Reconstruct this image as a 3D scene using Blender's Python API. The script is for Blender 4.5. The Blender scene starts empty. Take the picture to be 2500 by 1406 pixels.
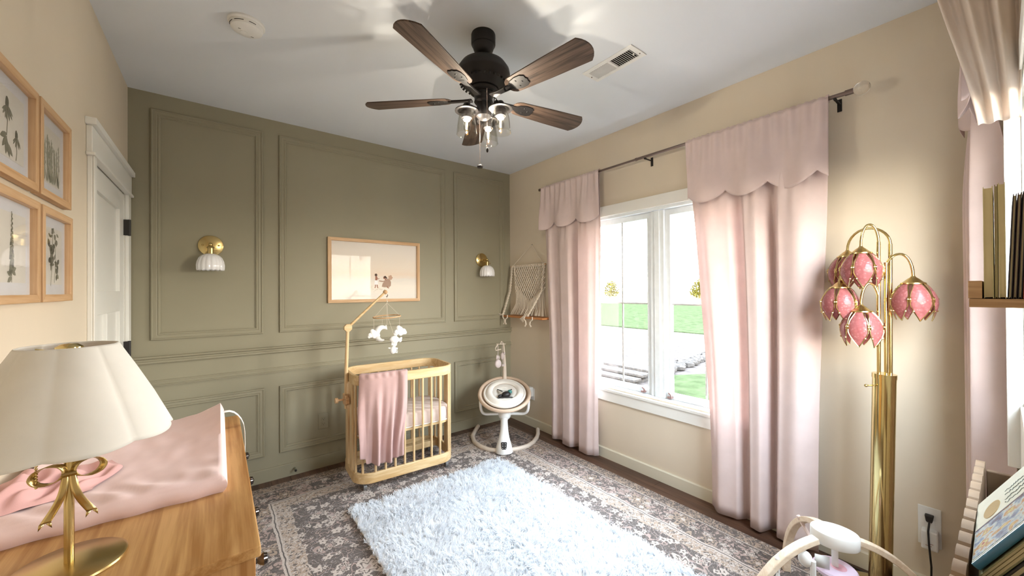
import bpy, bmesh, math, random
from mathutils import Vector, Matrix, noise
import numpy as np
PI = math.pi
random.seed(7)
SC = bpy.context.scene
COL = SC.collection

# ---------------------------------------------------------------- camera, sky, light, exposure
CAM = Vector((0.456, -3.404, 1.4293))
cam_data = bpy.data.cameras.new('camera')
cam_data.sensor_width = 36.0
cam_data.lens = 36.0 * 925.87 / 2500.0
cam_data.clip_start = 0.005
cam_data.clip_end = 400
cam = bpy.data.objects.new('camera', cam_data)
COL.objects.link(cam)
f_ = Vector((0.61229659, 0.7906067, 0.0058257)); r_ = Vector((0.79062743, -0.61226938, -0.00587133)); u_ = Vector((0.00107501, -0.00820095, 0.99996579))
cam.matrix_world = Matrix(((r_.x, u_.x, -f_.x, CAM.x), (r_.y, u_.y, -f_.y, CAM.y), (r_.z, u_.z, -f_.z, CAM.z), (0, 0, 0, 1)))
SC.camera = cam
SC.view_settings.view_transform = 'Standard'
SC.view_settings.look = 'None'
SC.view_settings.gamma = 1.0
SC.view_settings.use_curve_mapping = False
SC.view_settings.exposure = 0.98

SKY_STRENGTH = 20.0
BULB_WATTS = 9.0
world = bpy.data.worlds.new('sky')
SC.world = world
world.use_nodes = True
wn = world.node_tree
wn.nodes.clear()
wo = wn.nodes.new('ShaderNodeOutputWorld')
wb = wn.nodes.new('ShaderNodeBackground')
wr = wn.nodes.new('ShaderNodeValToRGB')
wt = wn.nodes.new('ShaderNodeTexCoord')
wsx = wn.nodes.new('ShaderNodeSeparateXYZ')
wn.links.new(wt.outputs['Generated'], wsx.inputs[0])
wn.links.new(wsx.outputs['Z'], wr.inputs[0])
wr.color_ramp.elements[0].position = 0.0
wr.color_ramp.elements[0].color = (1.0, 0.90, 0.74, 1)
wr.color_ramp.elements[1].position = 0.45
wr.color_ramp.elements[1].color = (0.76, 0.88, 1.0, 1)
wn.links.new(wr.outputs[0], wb.inputs[0])
wb.inputs[1].default_value = SKY_STRENGTH
wn.links.new(wb.outputs[0], wo.inputs[0])

def area_portal(name, loc, rot, sx, sy):
    l = bpy.data.lights.new(name, 'AREA')
    l.shape = 'RECTANGLE'; l.size = sx; l.size_y = sy
    l.cycles.is_portal = True
    o = bpy.data.objects.new(name, l); COL.objects.link(o)
    o.location = loc; o.rotation_euler = rot
    return o
area_portal('daylight_portal', (3.20, -1.80, 1.33), (0, PI / 2, 0), 1.5, 1.34)
area_portal('daylight_portal', (2.26, -3.585, 1.56), (PI / 2, 0, 0), 0.82, 1.12)

# ---------------------------------------------------------------- materials
def lin(c):
    if isinstance(c, str):
        c = [int(c[i:i + 2], 16) / 255 for i in (0, 2, 4)]
    return tuple(x / 12.92 if x <= 0.04045 else ((x + 0.055) / 1.055) ** 2.4 for x in c)
def new_mat(name):
    m = bpy.data.materials.new(name); m.use_nodes = True
    nt = m.node_tree
    return m, nt, nt.nodes['Principled BSDF'], nt.nodes['Material Output']
def N(nt, t, **k):
    n = nt.nodes.new(t)
    for a, v in k.items():
        setattr(n, a, v)
    return n
def setin(n, **k):
    for a, v in k.items():
        n.inputs[a.replace('_', ' ')].default_value = v
def coords(nt, scale=(1, 1, 1), rot=(0, 0, 0)):
    t = N(nt, 'ShaderNodeTexCoord'); mp = N(nt, 'ShaderNodeMapping')
    mp.inputs['Scale'].default_value = scale; mp.inputs['Rotation'].default_value = rot
    nt.links.new(t.outputs['Object'], mp.inputs[0])
    return mp.outputs[0]
def noise_tex(nt, vec, scale, detail=4, rough=0.55, dist=0.0):
    n = N(nt, 'ShaderNodeTexNoise')
    n.inputs['Scale'].default_value = scale; n.inputs['Detail'].default_value = detail
    n.inputs['Roughness'].default_value = rough; n.inputs['Distortion'].default_value = dist
    nt.links.new(vec, n.inputs['Vector'])
    return n.outputs['Fac']
def ramp(nt, fac, stops):
    r = N(nt, 'ShaderNodeValToRGB')
    el = r.color_ramp.elements
    while len(el) < len(stops): el.new(0.5)
    for e, (p, c) in zip(el, stops):
        e.position = p; e.color = (*c, 1)
    nt.links.new(fac, r.inputs[0])
    return r.outputs[0]
def add_bump(nt, b, h, strength=0.2, dist=0.002):
    bp = N(nt, 'ShaderNodeBump'); bp.inputs['Strength'].default_value = strength; bp.inputs['Distance'].default_value = dist
    nt.links.new(h, bp.inputs['Height']); nt.links.new(bp.outputs[0], b.inputs['Normal'])
def paint(name, col, rough=0.6, var=0.03, bump=0.08, scale=60, spec=0.3):
    m, nt, b, o = new_mat(name); c = lin(col); v = coords(nt)
    n = noise_tex(nt, v, 2.5, 3)
    nt.links.new(ramp(nt, n, [(0.3, tuple(x * (1 - var) for x in c)), (0.7, tuple(min(1, x * (1 + var)) for x in c))]), b.inputs['Base Color'])
    setin(b, Roughness=rough); b.inputs['Specular IOR Level'].default_value = spec
    if bump: add_bump(nt, b, noise_tex(nt, v, scale * 5, 3), bump, 0.001)
    return m
def plain(name, col, rough=0.5, metal=0.0, spec=0.5, coat=0.0, bump=0.0, bscale=200):
    m, nt, b, o = new_mat(name); c = lin(col)
    v = coords(nt); n = noise_tex(nt, v, 18, 2)
    nt.links.new(ramp(nt, n, [(0.3, tuple(x * 0.96 for x in c)), (0.7, tuple(min(1, x * 1.03) for x in c))]), b.inputs['Base Color'])
    setin(b, Roughness=rough, Metallic=metal); b.inputs['Specular IOR Level'].default_value = spec
    b.inputs['Coat Weight'].default_value = coat
    if bump: add_bump(nt, b, noise_tex(nt, v, bscale, 3), bump, 0.001)
    return m
def wood(name, light, dark, axis=1, scale=1.0, rough=0.45, spec=0.4, contrast=1.0, bump=0.08):
    m, nt, b, o = new_mat(name)
    s = [26.0, 26.0, 26.0]; s[axis] = 1.6
    v = coords(nt, tuple(x * scale for x in s))
    a = noise_tex(nt, v, 1.0, 5, 0.6, 0.6)
    s2 = [160.0, 160.0, 160.0]; s2[axis] = 5.0
    f = noise_tex(nt, coords(nt, tuple(x * scale for x in s2)), 1.0, 3, 0.6)
    mx = N(nt, 'ShaderNodeMath', operation='ADD'); ml = N(nt, 'ShaderNodeMath', operation='MULTIPLY'); ml.inputs[1].default_value = 0.45
    nt.links.new(f, ml.inputs[0]); nt.links.new(a, mx.inputs[0]); nt.links.new(ml.outputs[0], mx.inputs[1])
    L, D = lin(light), lin(dark)
    mid = tuple((p + q) / 2 for p, q in zip(L, D))
    nt.links.new(ramp(nt, mx.outputs[0], [(0.725 - 0.20 / contrast, D), (0.725, mid), (0.725 + 0.18 / contrast, L)]), b.inputs['Base Color'])
    setin(b, Roughness=rough); b.inputs['Specular IOR Level'].default_value = spec
    add_bump(nt, b, mx.outputs[0], bump, 0.001)
    return m
def fabric(name, col, weave=700, rough=0.95, bump=0.25, transl=0.0, var=0.05):
    m, nt, b, o = new_mat(name); c = lin(col); v = coords(nt)
    n = noise_tex(nt, v, 9, 4)
    nt.links.new(ramp(nt, n, [(0.3, tuple(x * (1 - var) for x in c)), (0.7, tuple(min(1, x * (1 + var)) for x in c))]), b.inputs['Base Color'])
    setin(b, Roughness=rough); b.inputs['Specular IOR Level'].default_value = 0.1
    b.inputs['Sheen Weight'].default_value = 0.15
    add_bump(nt, b, noise_tex(nt, v, weave, 2), bump, 0.0006)
    if transl:
        t = N(nt, 'ShaderNodeBsdfTranslucent'); t.inputs[0].default_value = (*c, 1)
        mx = N(nt, 'ShaderNodeMixShader'); mx.inputs[0].default_value = transl
        nt.links.new(b.outputs[0], mx.inputs[1]); nt.links.new(t.outputs[0], mx.inputs[2]); nt.links.new(mx.outputs[0], o.inputs[0])
    return m
def thin_glass(name, tint=(1, 1, 1), ior=1.45, gain=1.0):
    m = bpy.data.materials.new(name); m.use_nodes = True; nt = m.node_tree; nt.nodes.clear()
    o = N(nt, 'ShaderNodeOutputMaterial'); t = N(nt, 'ShaderNodeBsdfTransparent'); g = N(nt, 'ShaderNodeBsdfGlossy')
    t.inputs[0].default_value = (*tint, 1); g.inputs['Roughness'].default_value = 0.02
    # Schlick reflectance on both faces of the pane
    ge = N(nt, 'ShaderNodeNewGeometry'); dt = N(nt, 'ShaderNodeVectorMath', operation='DOT_PRODUCT')
    nt.links.new(ge.outputs['Normal'], dt.inputs[0]); nt.links.new(ge.outputs['Incoming'], dt.inputs[1])
    ab = N(nt, 'ShaderNodeMath', operation='ABSOLUTE'); nt.links.new(dt.outputs['Value'], ab.inputs[0])
    iv = N(nt, 'ShaderNodeMath', operation='SUBTRACT'); iv.inputs[0].default_value = 1.0; nt.links.new(ab.outputs[0], iv.inputs[1])
    pw = N(nt, 'ShaderNodeMath', operation='POWER'); pw.inputs[1].default_value = 5.0; nt.links.new(iv.outputs[0], pw.inputs[0])
    r0 = ((ior - 1) / (ior + 1)) ** 2
    ma = N(nt, 'ShaderNodeMath', operation='MULTIPLY_ADD'); ma.use_clamp = True; ma.inputs[1].default_value = (1 - r0) * gain; ma.inputs[2].default_value = r0 * gain
    nt.links.new(pw.outputs[0], ma.inputs[0]); fac = ma.outputs[0]
    mx = N(nt, 'ShaderNodeMixShader')
    nt.links.new(fac, mx.inputs[0]); nt.links.new(t.outputs[0], mx.inputs[1]); nt.links.new(g.outputs[0], mx.inputs[2])
    nt.links.new(mx.outputs[0], o.inputs[0])
    return m
def real_glass(name, tint=(1, 1, 1), rough=0.0, ior=1.45):
    m, nt, b, o = new_mat(name)
    b.inputs['Base Color'].default_value = (*tint, 1); setin(b, Roughness=rough, IOR=ior)
    b.inputs['Transmission Weight'].default_value = 1.0
    return m
def emit(name, col, s):
    m, nt, b, o = new_mat(name)
    b.inputs['Base Color'].default_value = (*lin(col), 1); b.inputs['Emission Color'].default_value = (*lin(col), 1); b.inputs['Emission Strength'].default_value = s
    return m

# ---------------------------------------------------------------- mesh helpers
class MB:
    def __init__(s): s.v = []; s.f = []
    def add(s, vs, fs):
        n = len(s.v); s.v += [Vector(p) for p in vs]; s.f += [tuple(i + n for i in q) for q in fs]; return s
    def box(s, a, b, M=None):
        (x0, y0, z0), (x1, y1, z1) = a, b
        vs = [Vector((x, y, z)) for z in (z0, z1) for y in (y0, y1) for x in (x0, x1)]
        if M: vs = [M @ p for p in vs]
        return s.add(vs, [(0, 2, 3, 1), (4, 5, 7, 6), (0, 1, 5, 4), (2, 6, 7, 3), (0, 4, 6, 2), (1, 3, 7, 5)])
    def tube(s, pts, r, n=8, caps=True, flat=None):
        pts = [Vector(p) for p in pts]
        rs = r if isinstance(r, (list, tuple)) else [r] * len(pts)
        vs, fs = [], []
        t0 = (pts[1] - pts[0]).normalized()
        up = Vector((0, 0, 1)) if abs(t0.z) < 0.9 else Vector((1, 0, 0))
        a = t0.cross(up).normalized()
        for i, p in enumerate(pts):
            if i == 0: t = pts[1] - pts[0]
            elif i == len(pts) - 1: t = pts[-1] - pts[-2]
            else: t = pts[i + 1] - pts[i - 1]
            t.normalize()
            a = (a - t * a.dot(t)).normalized(); b = t.cross(a)
            for k in range(n):
                w = 2 * PI * k / n
                vs.append(p + (a * math.cos(w) + b * math.sin(w) * (flat or 1)) * rs[i])
        for i in range(len(pts) - 1):
            for k in range(n):
                fs.append((i * n + k, i * n + (k + 1) % n, (i + 1) * n + (k + 1) % n, (i + 1) * n + k))
        if caps:
            fs.append(tuple(range(n))[::-1]); fs.append(tuple((len(pts) - 1) * n + k for k in range(n)))
        return s.add(vs, fs)
    def lathe(s, prof, c=(0, 0, 0), n=32, M=None, lobes=0, lamp=0.0, caps=False):
        c = Vector(c); vs, fs = [], []
        for r, z in prof:
            for k in range(n):
                w = 2 * PI * k / n
                q = r * (1 + (lamp * abs(math.cos(w * lobes / 2)) - lamp / 2 if lobes else 0))
                p = Vector((q * math.cos(w), q * math.sin(w), z))
                vs.append((M @ p if M else p) + c)
        for i in range(len(prof) - 1):
            for k in range(n):
                fs.append((i * n + k, i * n + (k + 1) % n, (i + 1) * n + (k + 1) % n, (i + 1) * n + k))
        if caps:
            fs.append(tuple(range(n))[::-1]); fs.append(tuple((len(prof) - 1) * n + k for k in range(n)))
        return s.add(vs, fs)
    def ball(s, c, r, nu=12, nv=8, sc=(1, 1, 1), M=None):
        vs, fs = [], []
        c = Vector(c)
        for i in range(nv + 1):
            t = PI * i / nv
            for k in range(nu):
                w = 2 * PI * k / nu
                p = Vector((r * sc[0] * math.sin(t) * math.cos(w), r * sc[1] * math.sin(t) * math.sin(w), r * sc[2] * math.cos(t)))
                vs.append((M @ p if M else p) + c)
        for i in range(nv):
            for k in range(nu):
                fs.append((i * nu + k, (i + 1) * nu + k, (i + 1) * nu + (k + 1) % nu, i * nu + (k + 1) % nu))
        return s.add(vs, fs)
    def grid(s, fn, nu, nv):
        vs = [fn(i / nu, j / nv) for j in range(nv + 1) for i in range(nu + 1)]
        w = nu + 1
        return s.add(vs, [(j * w + i, j * w + i + 1, (j + 1) * w + i + 1, (j + 1) * w + i) for j in range(nv) for i in range(nu)])
    def prism(s, poly, e):
        poly = [Vector(p) for p in poly]; e = Vector(e); n = len(poly)
        return s.add(poly + [p + e for p in poly], [tuple(range(n))[::-1], tuple(range(n, 2 * n))] + [(i, (i + 1) % n, n + (i + 1) % n, n + i) for i in range(n)])
    def poly(s, pts): return s.add(pts, [tuple(range(len(pts)))])

OFF = {}
def obj(name, mb, mat, parent=None, smooth=True, bevel=0.0, solid=0.0, sub=0, angle=40, kind=None, soff=0.0):
    off = OFF.get(parent.name, Vector((0, 0, 0))) if parent else Vector((0, 0, 0))
    me = bpy.data.meshes.new(name)
    me.from_pydata([p - off for p in mb.v], [], mb.f)
    bm = bmesh.new(); bm.from_mesh(me)
    bmesh.ops.remove_doubles(bm, verts=bm.verts, dist=1e-6)
    bmesh.ops.recalc_face_normals(bm, faces=bm.faces)
    bm.to_mesh(me); bm.free()
    if smooth:
        me.shade_smooth()
        me.set_sharp_from_angle(angle=math.radians(angle))
    o = bpy.data.objects.new(name, me)
    COL.objects.link(o)
    if mat: me.materials.append(mat)
    if parent:
        o.parent = parent; OFF[o.name] = off
    if solid:
        md = o.modifiers.new('thickness', 'SOLIDIFY'); md.thickness = solid; md.offset = soff
    if bevel:
        md = o.modifiers.new('edge', 'BEVEL'); md.width = bevel; md.segments = 2; md.limit_method = 'ANGLE'; md.angle_limit = math.radians(45)
    if sub:
        md = o.modifiers.new('sub', 'SUBSURF'); md.levels = sub; md.render_levels = sub
    if kind: o['kind'] = kind
    return o
def thing(name, label, cat, loc=(0, 0, 0), group=None):
    o = bpy.data.objects.new(name, None); COL.objects.link(o)
    o.empty_display_size = 0.05
    o.location = loc; OFF[o.name] = Vector(loc)
    o['label'] = label; o['category'] = cat
    if group: o['group'] = group
    return o
def tag(o, label, cat, group=None):
    o['label'] = label; o['category'] = cat
    if group: o['group'] = group
    return o
def struct(name, mb, mat, parent=None, **k):
    o = obj(name, mb, mat, parent, **k)
    if not parent: o['kind'] = 'structure'
    return o
def lerp(a, b, t): return a + (b - a) * t
def sstep(a, b, x):
    t = max(0, min(1, (x - a) / (b - a))); return t * t * (3 - 2 * t)
def rounded_rect(x0, y0, x1, y1, r, n=6):
    out = []
    for cx, cy, a0 in ((x1 - r, y1 - r, 0), (x0 + r, y1 - r, 90), (x0 + r, y0 + r, 180), (x1 - r, y0 + r, 270)):
        for k in range(n + 1):
            w = math.radians(a0 + 90 * k / n); out.append((cx + r * math.cos(w), cy + r * math.sin(w)))
    return out

M = {}
M['green'] = paint('sage_green_paint', '97917c', 0.5, 0.02, 0.05)
M['beige'] = paint('warm_beige_paint', 'dacdb9', 0.7, 0.02, 0.10)
M['beige_left'] = M['beige']
M['ceil'] = paint('white_ceiling_paint', 'e4e8ee', 0.8, 0.01, 0.10)
M['trim'] = paint('white_trim_paint', 'e9e8e3', 0.38, 0.01, 0.0)
M['base_beige'] = paint('beige_baseboard_paint', 'd9d3c0', 0.45, 0.01, 0.0)
M['vinyl'] = plain('white_window_vinyl', 'e6ecef', 0.3)
M['floor'] = wood('dark_floor_wood', '6a4c3c', '3c2a22', 1, 0.6, 0.35)
M['oak'] = wood('light_oak', 'd6b48e', 'b98f63', 2, 1.0, 0.5)
M['oak_h'] = wood('light_oak_crosswise', 'd6b48e', 'b98f63', 1, 1.0, 0.5)
M['oak_x'] = wood('light_oak_lengthwise', 'd6b48e', 'b98f63', 0, 1.0, 0.5)
M['crib_x'] = wood('crib_pine_lengthwise', 'e0c69a', 'c8a370', 0, 1.0, 0.4, 0.4, 1.2)
M['crib_z'] = wood('crib_pine_upright', 'e2c9a0', 'cba87a', 2, 1.0, 0.4, 0.4, 1.1)
M['pine'] = wood('honey_pine', 'cda26b', 'a2733f', 1, 0.55, 0.38, 0.5, 1.5)
M['pine_z'] = wood('honey_pine_upright', 'c89c66', '9c6c3a', 2, 0.55, 0.4, 0.5, 1.5)
M['raw_pine'] = wood('raw_pine', 'caa883', '8f6f4c', 1, 1.2, 0.6, 0.3, 1.0)
M['pale_wood'] = wood('pale_birch', 'ead9c4', 'd8c0a4', 0, 1.0, 0.5)
M['walnut'] = wood('weathered_blade_wood', '6f5b4e', '382c26', 0, 1.0, 0.55, 0.3, 1.3)
M['bronze'] = plain('oiled_bronze', '262323', 0.5, 0.25, 0.4)
M['rodmetal'] = plain('brushed_bronze_rod', '80716a', 0.35, 0.8)
M['black'] = plain('black_plastic', '201c1c', 0.5)
M['brass'] = plain('polished_brass', 'dac78e', 0.12, 1.0)
M['brass_satin'] = plain('satin_brass', 'c9b27c', 0.26, 1.0)
M['chrome'] = plain('dark_chrome', '5a5350', 0.15, 1.0)
M['pink'] = fabric('pink_linen', 'e6d3cf', 900, 0.95, 0.3, 0.22)
M['pink_near'] = fabric('pink_linen_near', 'e6d8cc', 900, 0.95, 0.3, 0.18)
M['mauve'] = fabric('dusty_pink_knit', 'be9d98', 500, 0.95, 0.4)
M['padpink'] = fabric('pale_pink_jersey', 'ebd0cf', 800, 0.95, 0.25)
M['shaded_cover'] = fabric('shaded_pink_jersey', 'd8aaa8', 700, 0.95, 0.3)  # pad cover's pink made darker to carry the shadow lying on it
M['sheet'] = fabric('blush_sheet', 'd6c2b8', 600, 0.95, 0.3)
M['shade'] = fabric('ivory_lampshade', 'ebe8e3', 1200, 0.9, 0.15, 0.15)
M['cord'] = fabric('ivory_cotton_cord', 'ded2c2', 300, 0.95, 0.5)
M['felt'] = fabric('white_felt', 'f2f2f0', 350, 1.0, 0.5)
M['shag'] = fabric('white_shag', 'f3f5f8', 300, 1.0, 0.1, 0.5)
M['white'] = plain('white_plastic', 'ecebe8', 0.35)
M['warmwhite'] = plain('warm_white_plastic', 'd8cabb', 0.4)
M['cream'] = fabric('cream_padding', 'e9e4dc', 500, 0.95, 0.2)
M['taupe'] = fabric('taupe_fabric', 'b8a08a', 500, 0.95, 0.2)
M['milk'] = plain('milk_glass', 'efeef0', 0.12, 0.0, 0.6, 0.3)
M['pane'] = thin_glass('window_glass', (0.98, 0.99, 0.99))
M['picture_glass'] = thin_glass('picture_glass', (1, 1, 1), 1.17)
M['jar'] = thin_glass('clear_lamp_glass', (0.96, 0.955, 0.93), 1.5, 1.2)
M['crystal'] = real_glass('crystal_glass', (0.97, 0.97, 0.97))
M['paper'] = plain('art_paper', 'efe8df', 0.8)
M['mat'] = plain('white_mat_board', 'eceaf0', 0.8)
M['pages'] = plain('book_pages', 'd9cda6', 0.8)
M['ink'] = plain('grey_ink', '55534a', 0.9)
M['ink_soft'] = plain('pale_grey_ink', 'a5a595', 0.9)
M['ink_green'] = plain('sage_ink', '8b8b70', 0.9)
# ---------------------------------------------------------------- the room
W, H, NY = 3.067, 2.74, -3.45
fl = struct('floor', MB().box((-0.2, NY - 0.2, -0.12), (W + 0.2, 0.15, -0.016)), M['floor'])
npl = 24; pw = W / npl
for k in range(npl):
    cuts = [NY, NY + 0.5 + 0.37 * ((k * 5) % 7) % 2.4, 0.0]
    for a, b in zip(cuts[:-1], cuts[1:]):
        if b - a > 0.05:
            obj('plank', MB().box((k * pw + 0.0008, a + 0.0008, -0.016), ((k + 1) * pw - 0.0008, b - 0.0008, 0.0)), M['floor'], fl, smooth=False, bevel=0.0012)
struct('ceiling', MB().box((-0.2, NY - 0.2, H), (W + 0.2, 0.15, H + 0.12)), M['ceil'])
wall_far = struct('wall_far', MB().box((-0.15, 0.0, -0.016), (W + 0.15, 0.15, H)), M['green'])
def wall_with_hole(name, mat, axis, p0, p1, lo, hi, hole):
    """axis 0: wall normal along x between p0..p1, spans y lo..hi; axis 1: the other way round"""
    a, b, z0, z1 = hole
    mb = MB()
    for (s, e, zz0, zz1) in ((lo, a, -0.016, H), (b, hi, -0.016, H), (a, b, -0.016, z0), (a, b, z1, H)):
        if e - s < 1e-4 or zz1 - zz0 < 1e-4: continue
        if axis == 0: mb.box((p0, s, zz0), (p1, e, zz1))
        else: mb.box((s, p0, zz0), (e, p1, zz1))
    return struct(name, mb, mat, smooth=False)
wall_right = wall_with_hole('wall_right', M['beige'], 0, W, W + 0.13, NY - 0.13, 0.0, (-2.45, -1.15, 0.60, 2.05))
wall_left = wall_with_hole('wall_left', M['beige_left'], 0, -0.13, 0.0, NY - 0.13, 0.0, (-0.87, -0.095, -0.016, 2.045))
wall_near = wall_with_hole('wall_near', M['beige'], 1, NY - 0.13, NY, 0.0, W, (1.87, 2.65, 1.02, 2.10))

# picture-frame mouldings on the green wall: one mitred frame each
PROF = [(0, 0), (0, .013), (.004, .017), (.009, .017), (.013, .011), (.028, .012), (.033, .009), (.036, .012), (.042, .012), (.047, .005), (.050, .005), (.050, 0)]
def molding(x0, x1, z0, z1, name='panel_molding'):
    mb = MB(); vs = []; n = len(PROF)
    for cx, cz, sx, sz in ((x0, z0, 1, 1), (x1, z0, -1, 1), (x1, z1, -1, -1), (x0, z1, 1, -1)):
        for w, h in PROF: vs.append((cx + sx * w, -h, cz + sz * w))
    fs = [(c * n + i, c * n + i + 1, ((c + 1) % 4) * n + i + 1, ((c + 1) % 4) * n + i) for c in range(4) for i in range(n - 1)]
    mb.add(vs, fs)
    return obj(name, mb, M['green'], wall_far, smooth=False)
for x0, x1 in ((.107, .722), (.827, 2.250), (2.347, 2.970)):
    molding(x0, x1, 1.115, 2.633)
    molding(x0, x1 + (.008 if x0 < .2 else 0), .193, .704)
def rail(name, z0, prof):
    mb = MB().prism([(0.0, -d, z0 + z) for d, z in prof], (W, 0, 0)); return struct(name, mb, M['green'], smooth=False)
rail('trim_1', .957, [(0, 0), (.008, 0), (.012, .006), (.022, .010), (.022, .020), (.014, .026), (.014, .034), (.028, .042), (.030, .050), (.026, .054), (0, .054)])
rail('trim_2', .808, [(0, 0), (.010, 0), (.010, .005), (.016, .008), (.016, .013), (.009, .016), (.011, .030), (.006, .034), (.007, .040), (0, .044)])
struct('baseboard_far', MB().prism([(0, -d, z) for d, z in ((0, 0), (.015, 0), (.015, .093), (.011, .097), (0, .097))], (W, 0, 0)), M['green'], smooth=False)
struct('baseboard_right', MB().prism([(W - d, -0.015, z) for d, z in ((0, 0), (.015, 0), (.015, .080), (.010, .086), (0, .086))], (0, NY + 0.015, 0)), M['base_beige'], smooth=False)
struct('baseboard_left', MB().prism([(d, -0.97, z) for d, z in ((0, 0), (.015, 0), (.015, .080), (.010, .086), (0, .086))], (0, NY + 0.97, 0)), M['base_beige'], smooth=False)

# ---- window_1, right wall
def sash(parent, y0, y1, z0, z1, x, hinge):
    """vinyl sash in the right wall with a pane and its grille bars"""
    mb = MB(); fw = 0.042
    mb.box((x, y0, z0), (x + .04, y1, z0 + fw)); mb.box((x, y0, z1 - fw), (x + .04, y1, z1))
    mb.box((x, y0, z0 + fw), (x + .04, y0 + fw, z1 - fw)); mb.box((x, y1 - fw, z0 + fw), (x + .04, y1, z1 - fw))
    s = obj('sash', mb, M['vinyl'], parent, smooth=False, bevel=.003)
    obj('pane', MB().box((x + .016, y0 + fw - .004, z0 + fw - .004), (x + .020, y1 - fw + .004, z1 - fw + .004)), M['pane'], s, smooth=False)
    ym, zm = (y0 + y1) / 2, (z0 + z1) / 2 - .004
    mu = plain_grille
    obj('muntin', MB().box((x + .021, ym - .006, z0 + fw), (x + .029, ym + .006, z1 - fw)), mu, s, smooth=False)
    obj('muntin', MB().box((x + .0215, y0 + fw, zm - .006), (x + .0285, y1 - fw, zm + .006)), mu, s, smooth=False)
    return s
plain_grille = plain('grey_grille_bars', 'a8a29c', 0.5)
w1 = MB(); yA, yB, zA, zB = -2.45, -1.15, .60, 2.05
w1.box((W, yA, zA), (W + .13, yA + .02, zB)); w1.box((W, yB - .02, zA), (W + .13, yB, zB))
w1.box((W, yA + .02, zB - .02), (W + .13, yB - .02, zB)); w1.box((W, yA + .02, zA), (W + .13, yB - .02, zA + .012))
win = struct('window_1', w1, M['vinyl'], smooth=False)
def casing1(a, b, mat='trim', name='casing'): return obj(name, MB().box(a, b), M[mat], win, smooth=False, bevel=.003)
casing1((W - .018, yA - .07, zB), (W, yB + .07, zB + .088))
casing1((W - .018, yA - .07, .585), (W, yA, zB)); casing1((W - .018, yB, .585), (W, yB + .07, zB))
casing1((W - .018, yA - .07, .490), (W, yB + .07, .572), name='apron')
casing1((W - .030, yA - .08, .572), (W + .05, yB + .08, .592), name='sill')
casing1((W + .030, -1.855, .612), (W + .105, -1.745, 2.03), 'vinyl', 'mullion')
casing1((W + .022, -1.822, .612), (W + .030, -1.778, 2.03), 'vinyl', 'mullion_bead')
sash(win, -2.430, -1.855, .612, 2.03, W + .048, 1); sash(win, -1.745, -1.170, .612, 2.03, W + .048, 0)
lockm = plain('rosy_lock_plastic', '8d6f6a', 0.3)
for yy in (-1.672, -1.895):
    mb = MB().box((W + .022, yy - .016, .622), (W + .048, yy + .016, .634)); mb.tube([(W + .03, yy - .012, .634), (W + .026, yy - .006, .652), (W + .028, yy + .008, .660)], .007, 8)
    obj('window_lock', mb, lockm, win)

# ---- window_2, near wall beside the camera
w2 = MB(); xA, xB, zA2, zB2 = 1.87, 2.65, 1.02, 2.10
w2.box((xA, NY - .13, zA2), (xA + .015, NY, zB2)); w2.box((xB - .004, NY - .13, zA2), (xB, NY, zB2))
w2.box((xA + .015, NY - .13, zB2 - .015), (xB - .004, NY, zB2)); w2.box((xA + .015, NY - .13, zA2), (xB - .004, NY, zA2 + .012))
win2 = struct('window_2', w2, M['trim'], smooth=False)
for a, b in (((xA - .08, NY, zB2), (xB + .08, NY + .008, zB2 + .088)), ((xA - .08, NY, 1.005), (xA, NY + .008, zB2)), ((xB, NY, .800), (xB + .08, NY + .038, zB2))):
    obj('casing', MB().box(a, b), M['trim'], win2, smooth=False, bevel=.003)
obj('apron', MB().box((xA - .08, NY, 0.800), (xB, NY + .010, 1.018)), M['trim'], win2, smooth=False, bevel=.003)
y2 = NY - .075; mb = MB(); fw = .042
mb.box((xA + .015, y2, 1.032), (xB - .004, y2 + .035, 1.032 + fw)); mb.box((xA + .015, y2, 2.085 - fw), (xB - .004, y2 + .035, 2.085))
mb.box((xA + .015, y2, 1.032 + fw), (xA + .015 + fw, y2 + .035, 2.085 - fw)); mb.box((xB - .004 - fw, y2, 1.032 + fw), (xB - .004, y2 + .035, 2.085 - fw))
s2 = obj('sash', mb, M['vinyl'], win2, smooth=False, bevel=.003)
obj('pane', MB().box((xA + .05, y2 + .014, 1.07), (xB - .04, y2 + .018, 2.047)), M['pane'], s2, smooth=False)
obj('muntin', MB().box((xA + .05, y2 + .006, 1.55), (xB - .04, y2 + .012, 1.562)), plain_grille, s2, smooth=False)
obj('muntin', MB().box((2.252, y2 + .0055, 1.07), (2.264, y2 + .0125, 2.047)), plain_grille, s2, smooth=False)

# ---- door_1, left wall (three-panel leaf, head casing with a cap)
dy0, dy1, dz = -0.862, -0.100, 2.038
leaf = MB(); st = .115
leaf.box((-.040, dy0, .012), (-.004, dy0 + st, dz)); leaf.box((-.040, dy1 - st, .012), (-.004, dy1, dz))
leaf.box((-.040, dy0 + st, dz - .115), (-.004, dy1 - st, dz)); leaf.box((-.040, dy0 + st, 1.320), (-.004, dy1 - st, 1.437))
leaf.box((-.040, dy0 + st, .012), (-.004, dy1 - st, .22))
ym = (dy0 + dy1) / 2
leaf.box((-.040, ym - .055, .22), (-.004, ym + .055, 1.320))
door = struct('door_1', leaf, M['trim'], smooth=False, bevel=.002)
for a, b, c, d in ((dy0 + st, dy1 - st, 1.437, dz - .115), (dy0 + st, ym - .055, .22, 1.32), (ym + .055, dy1 - st, .22, 1.32)):
    obj('door_panel', MB().box((-.034, a, c), (-.020, b, d)), M['trim'], door, smooth=False)
def dcas(a, b, n='casing'): return obj(n, MB().box(a, b), M['trim'], door, smooth=False, bevel=.003)
dcas((0, -.950, 0), (.018, -.870, 2.045)); dcas((0, -.095, 0), (.018, -.016, 2.045))
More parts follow.
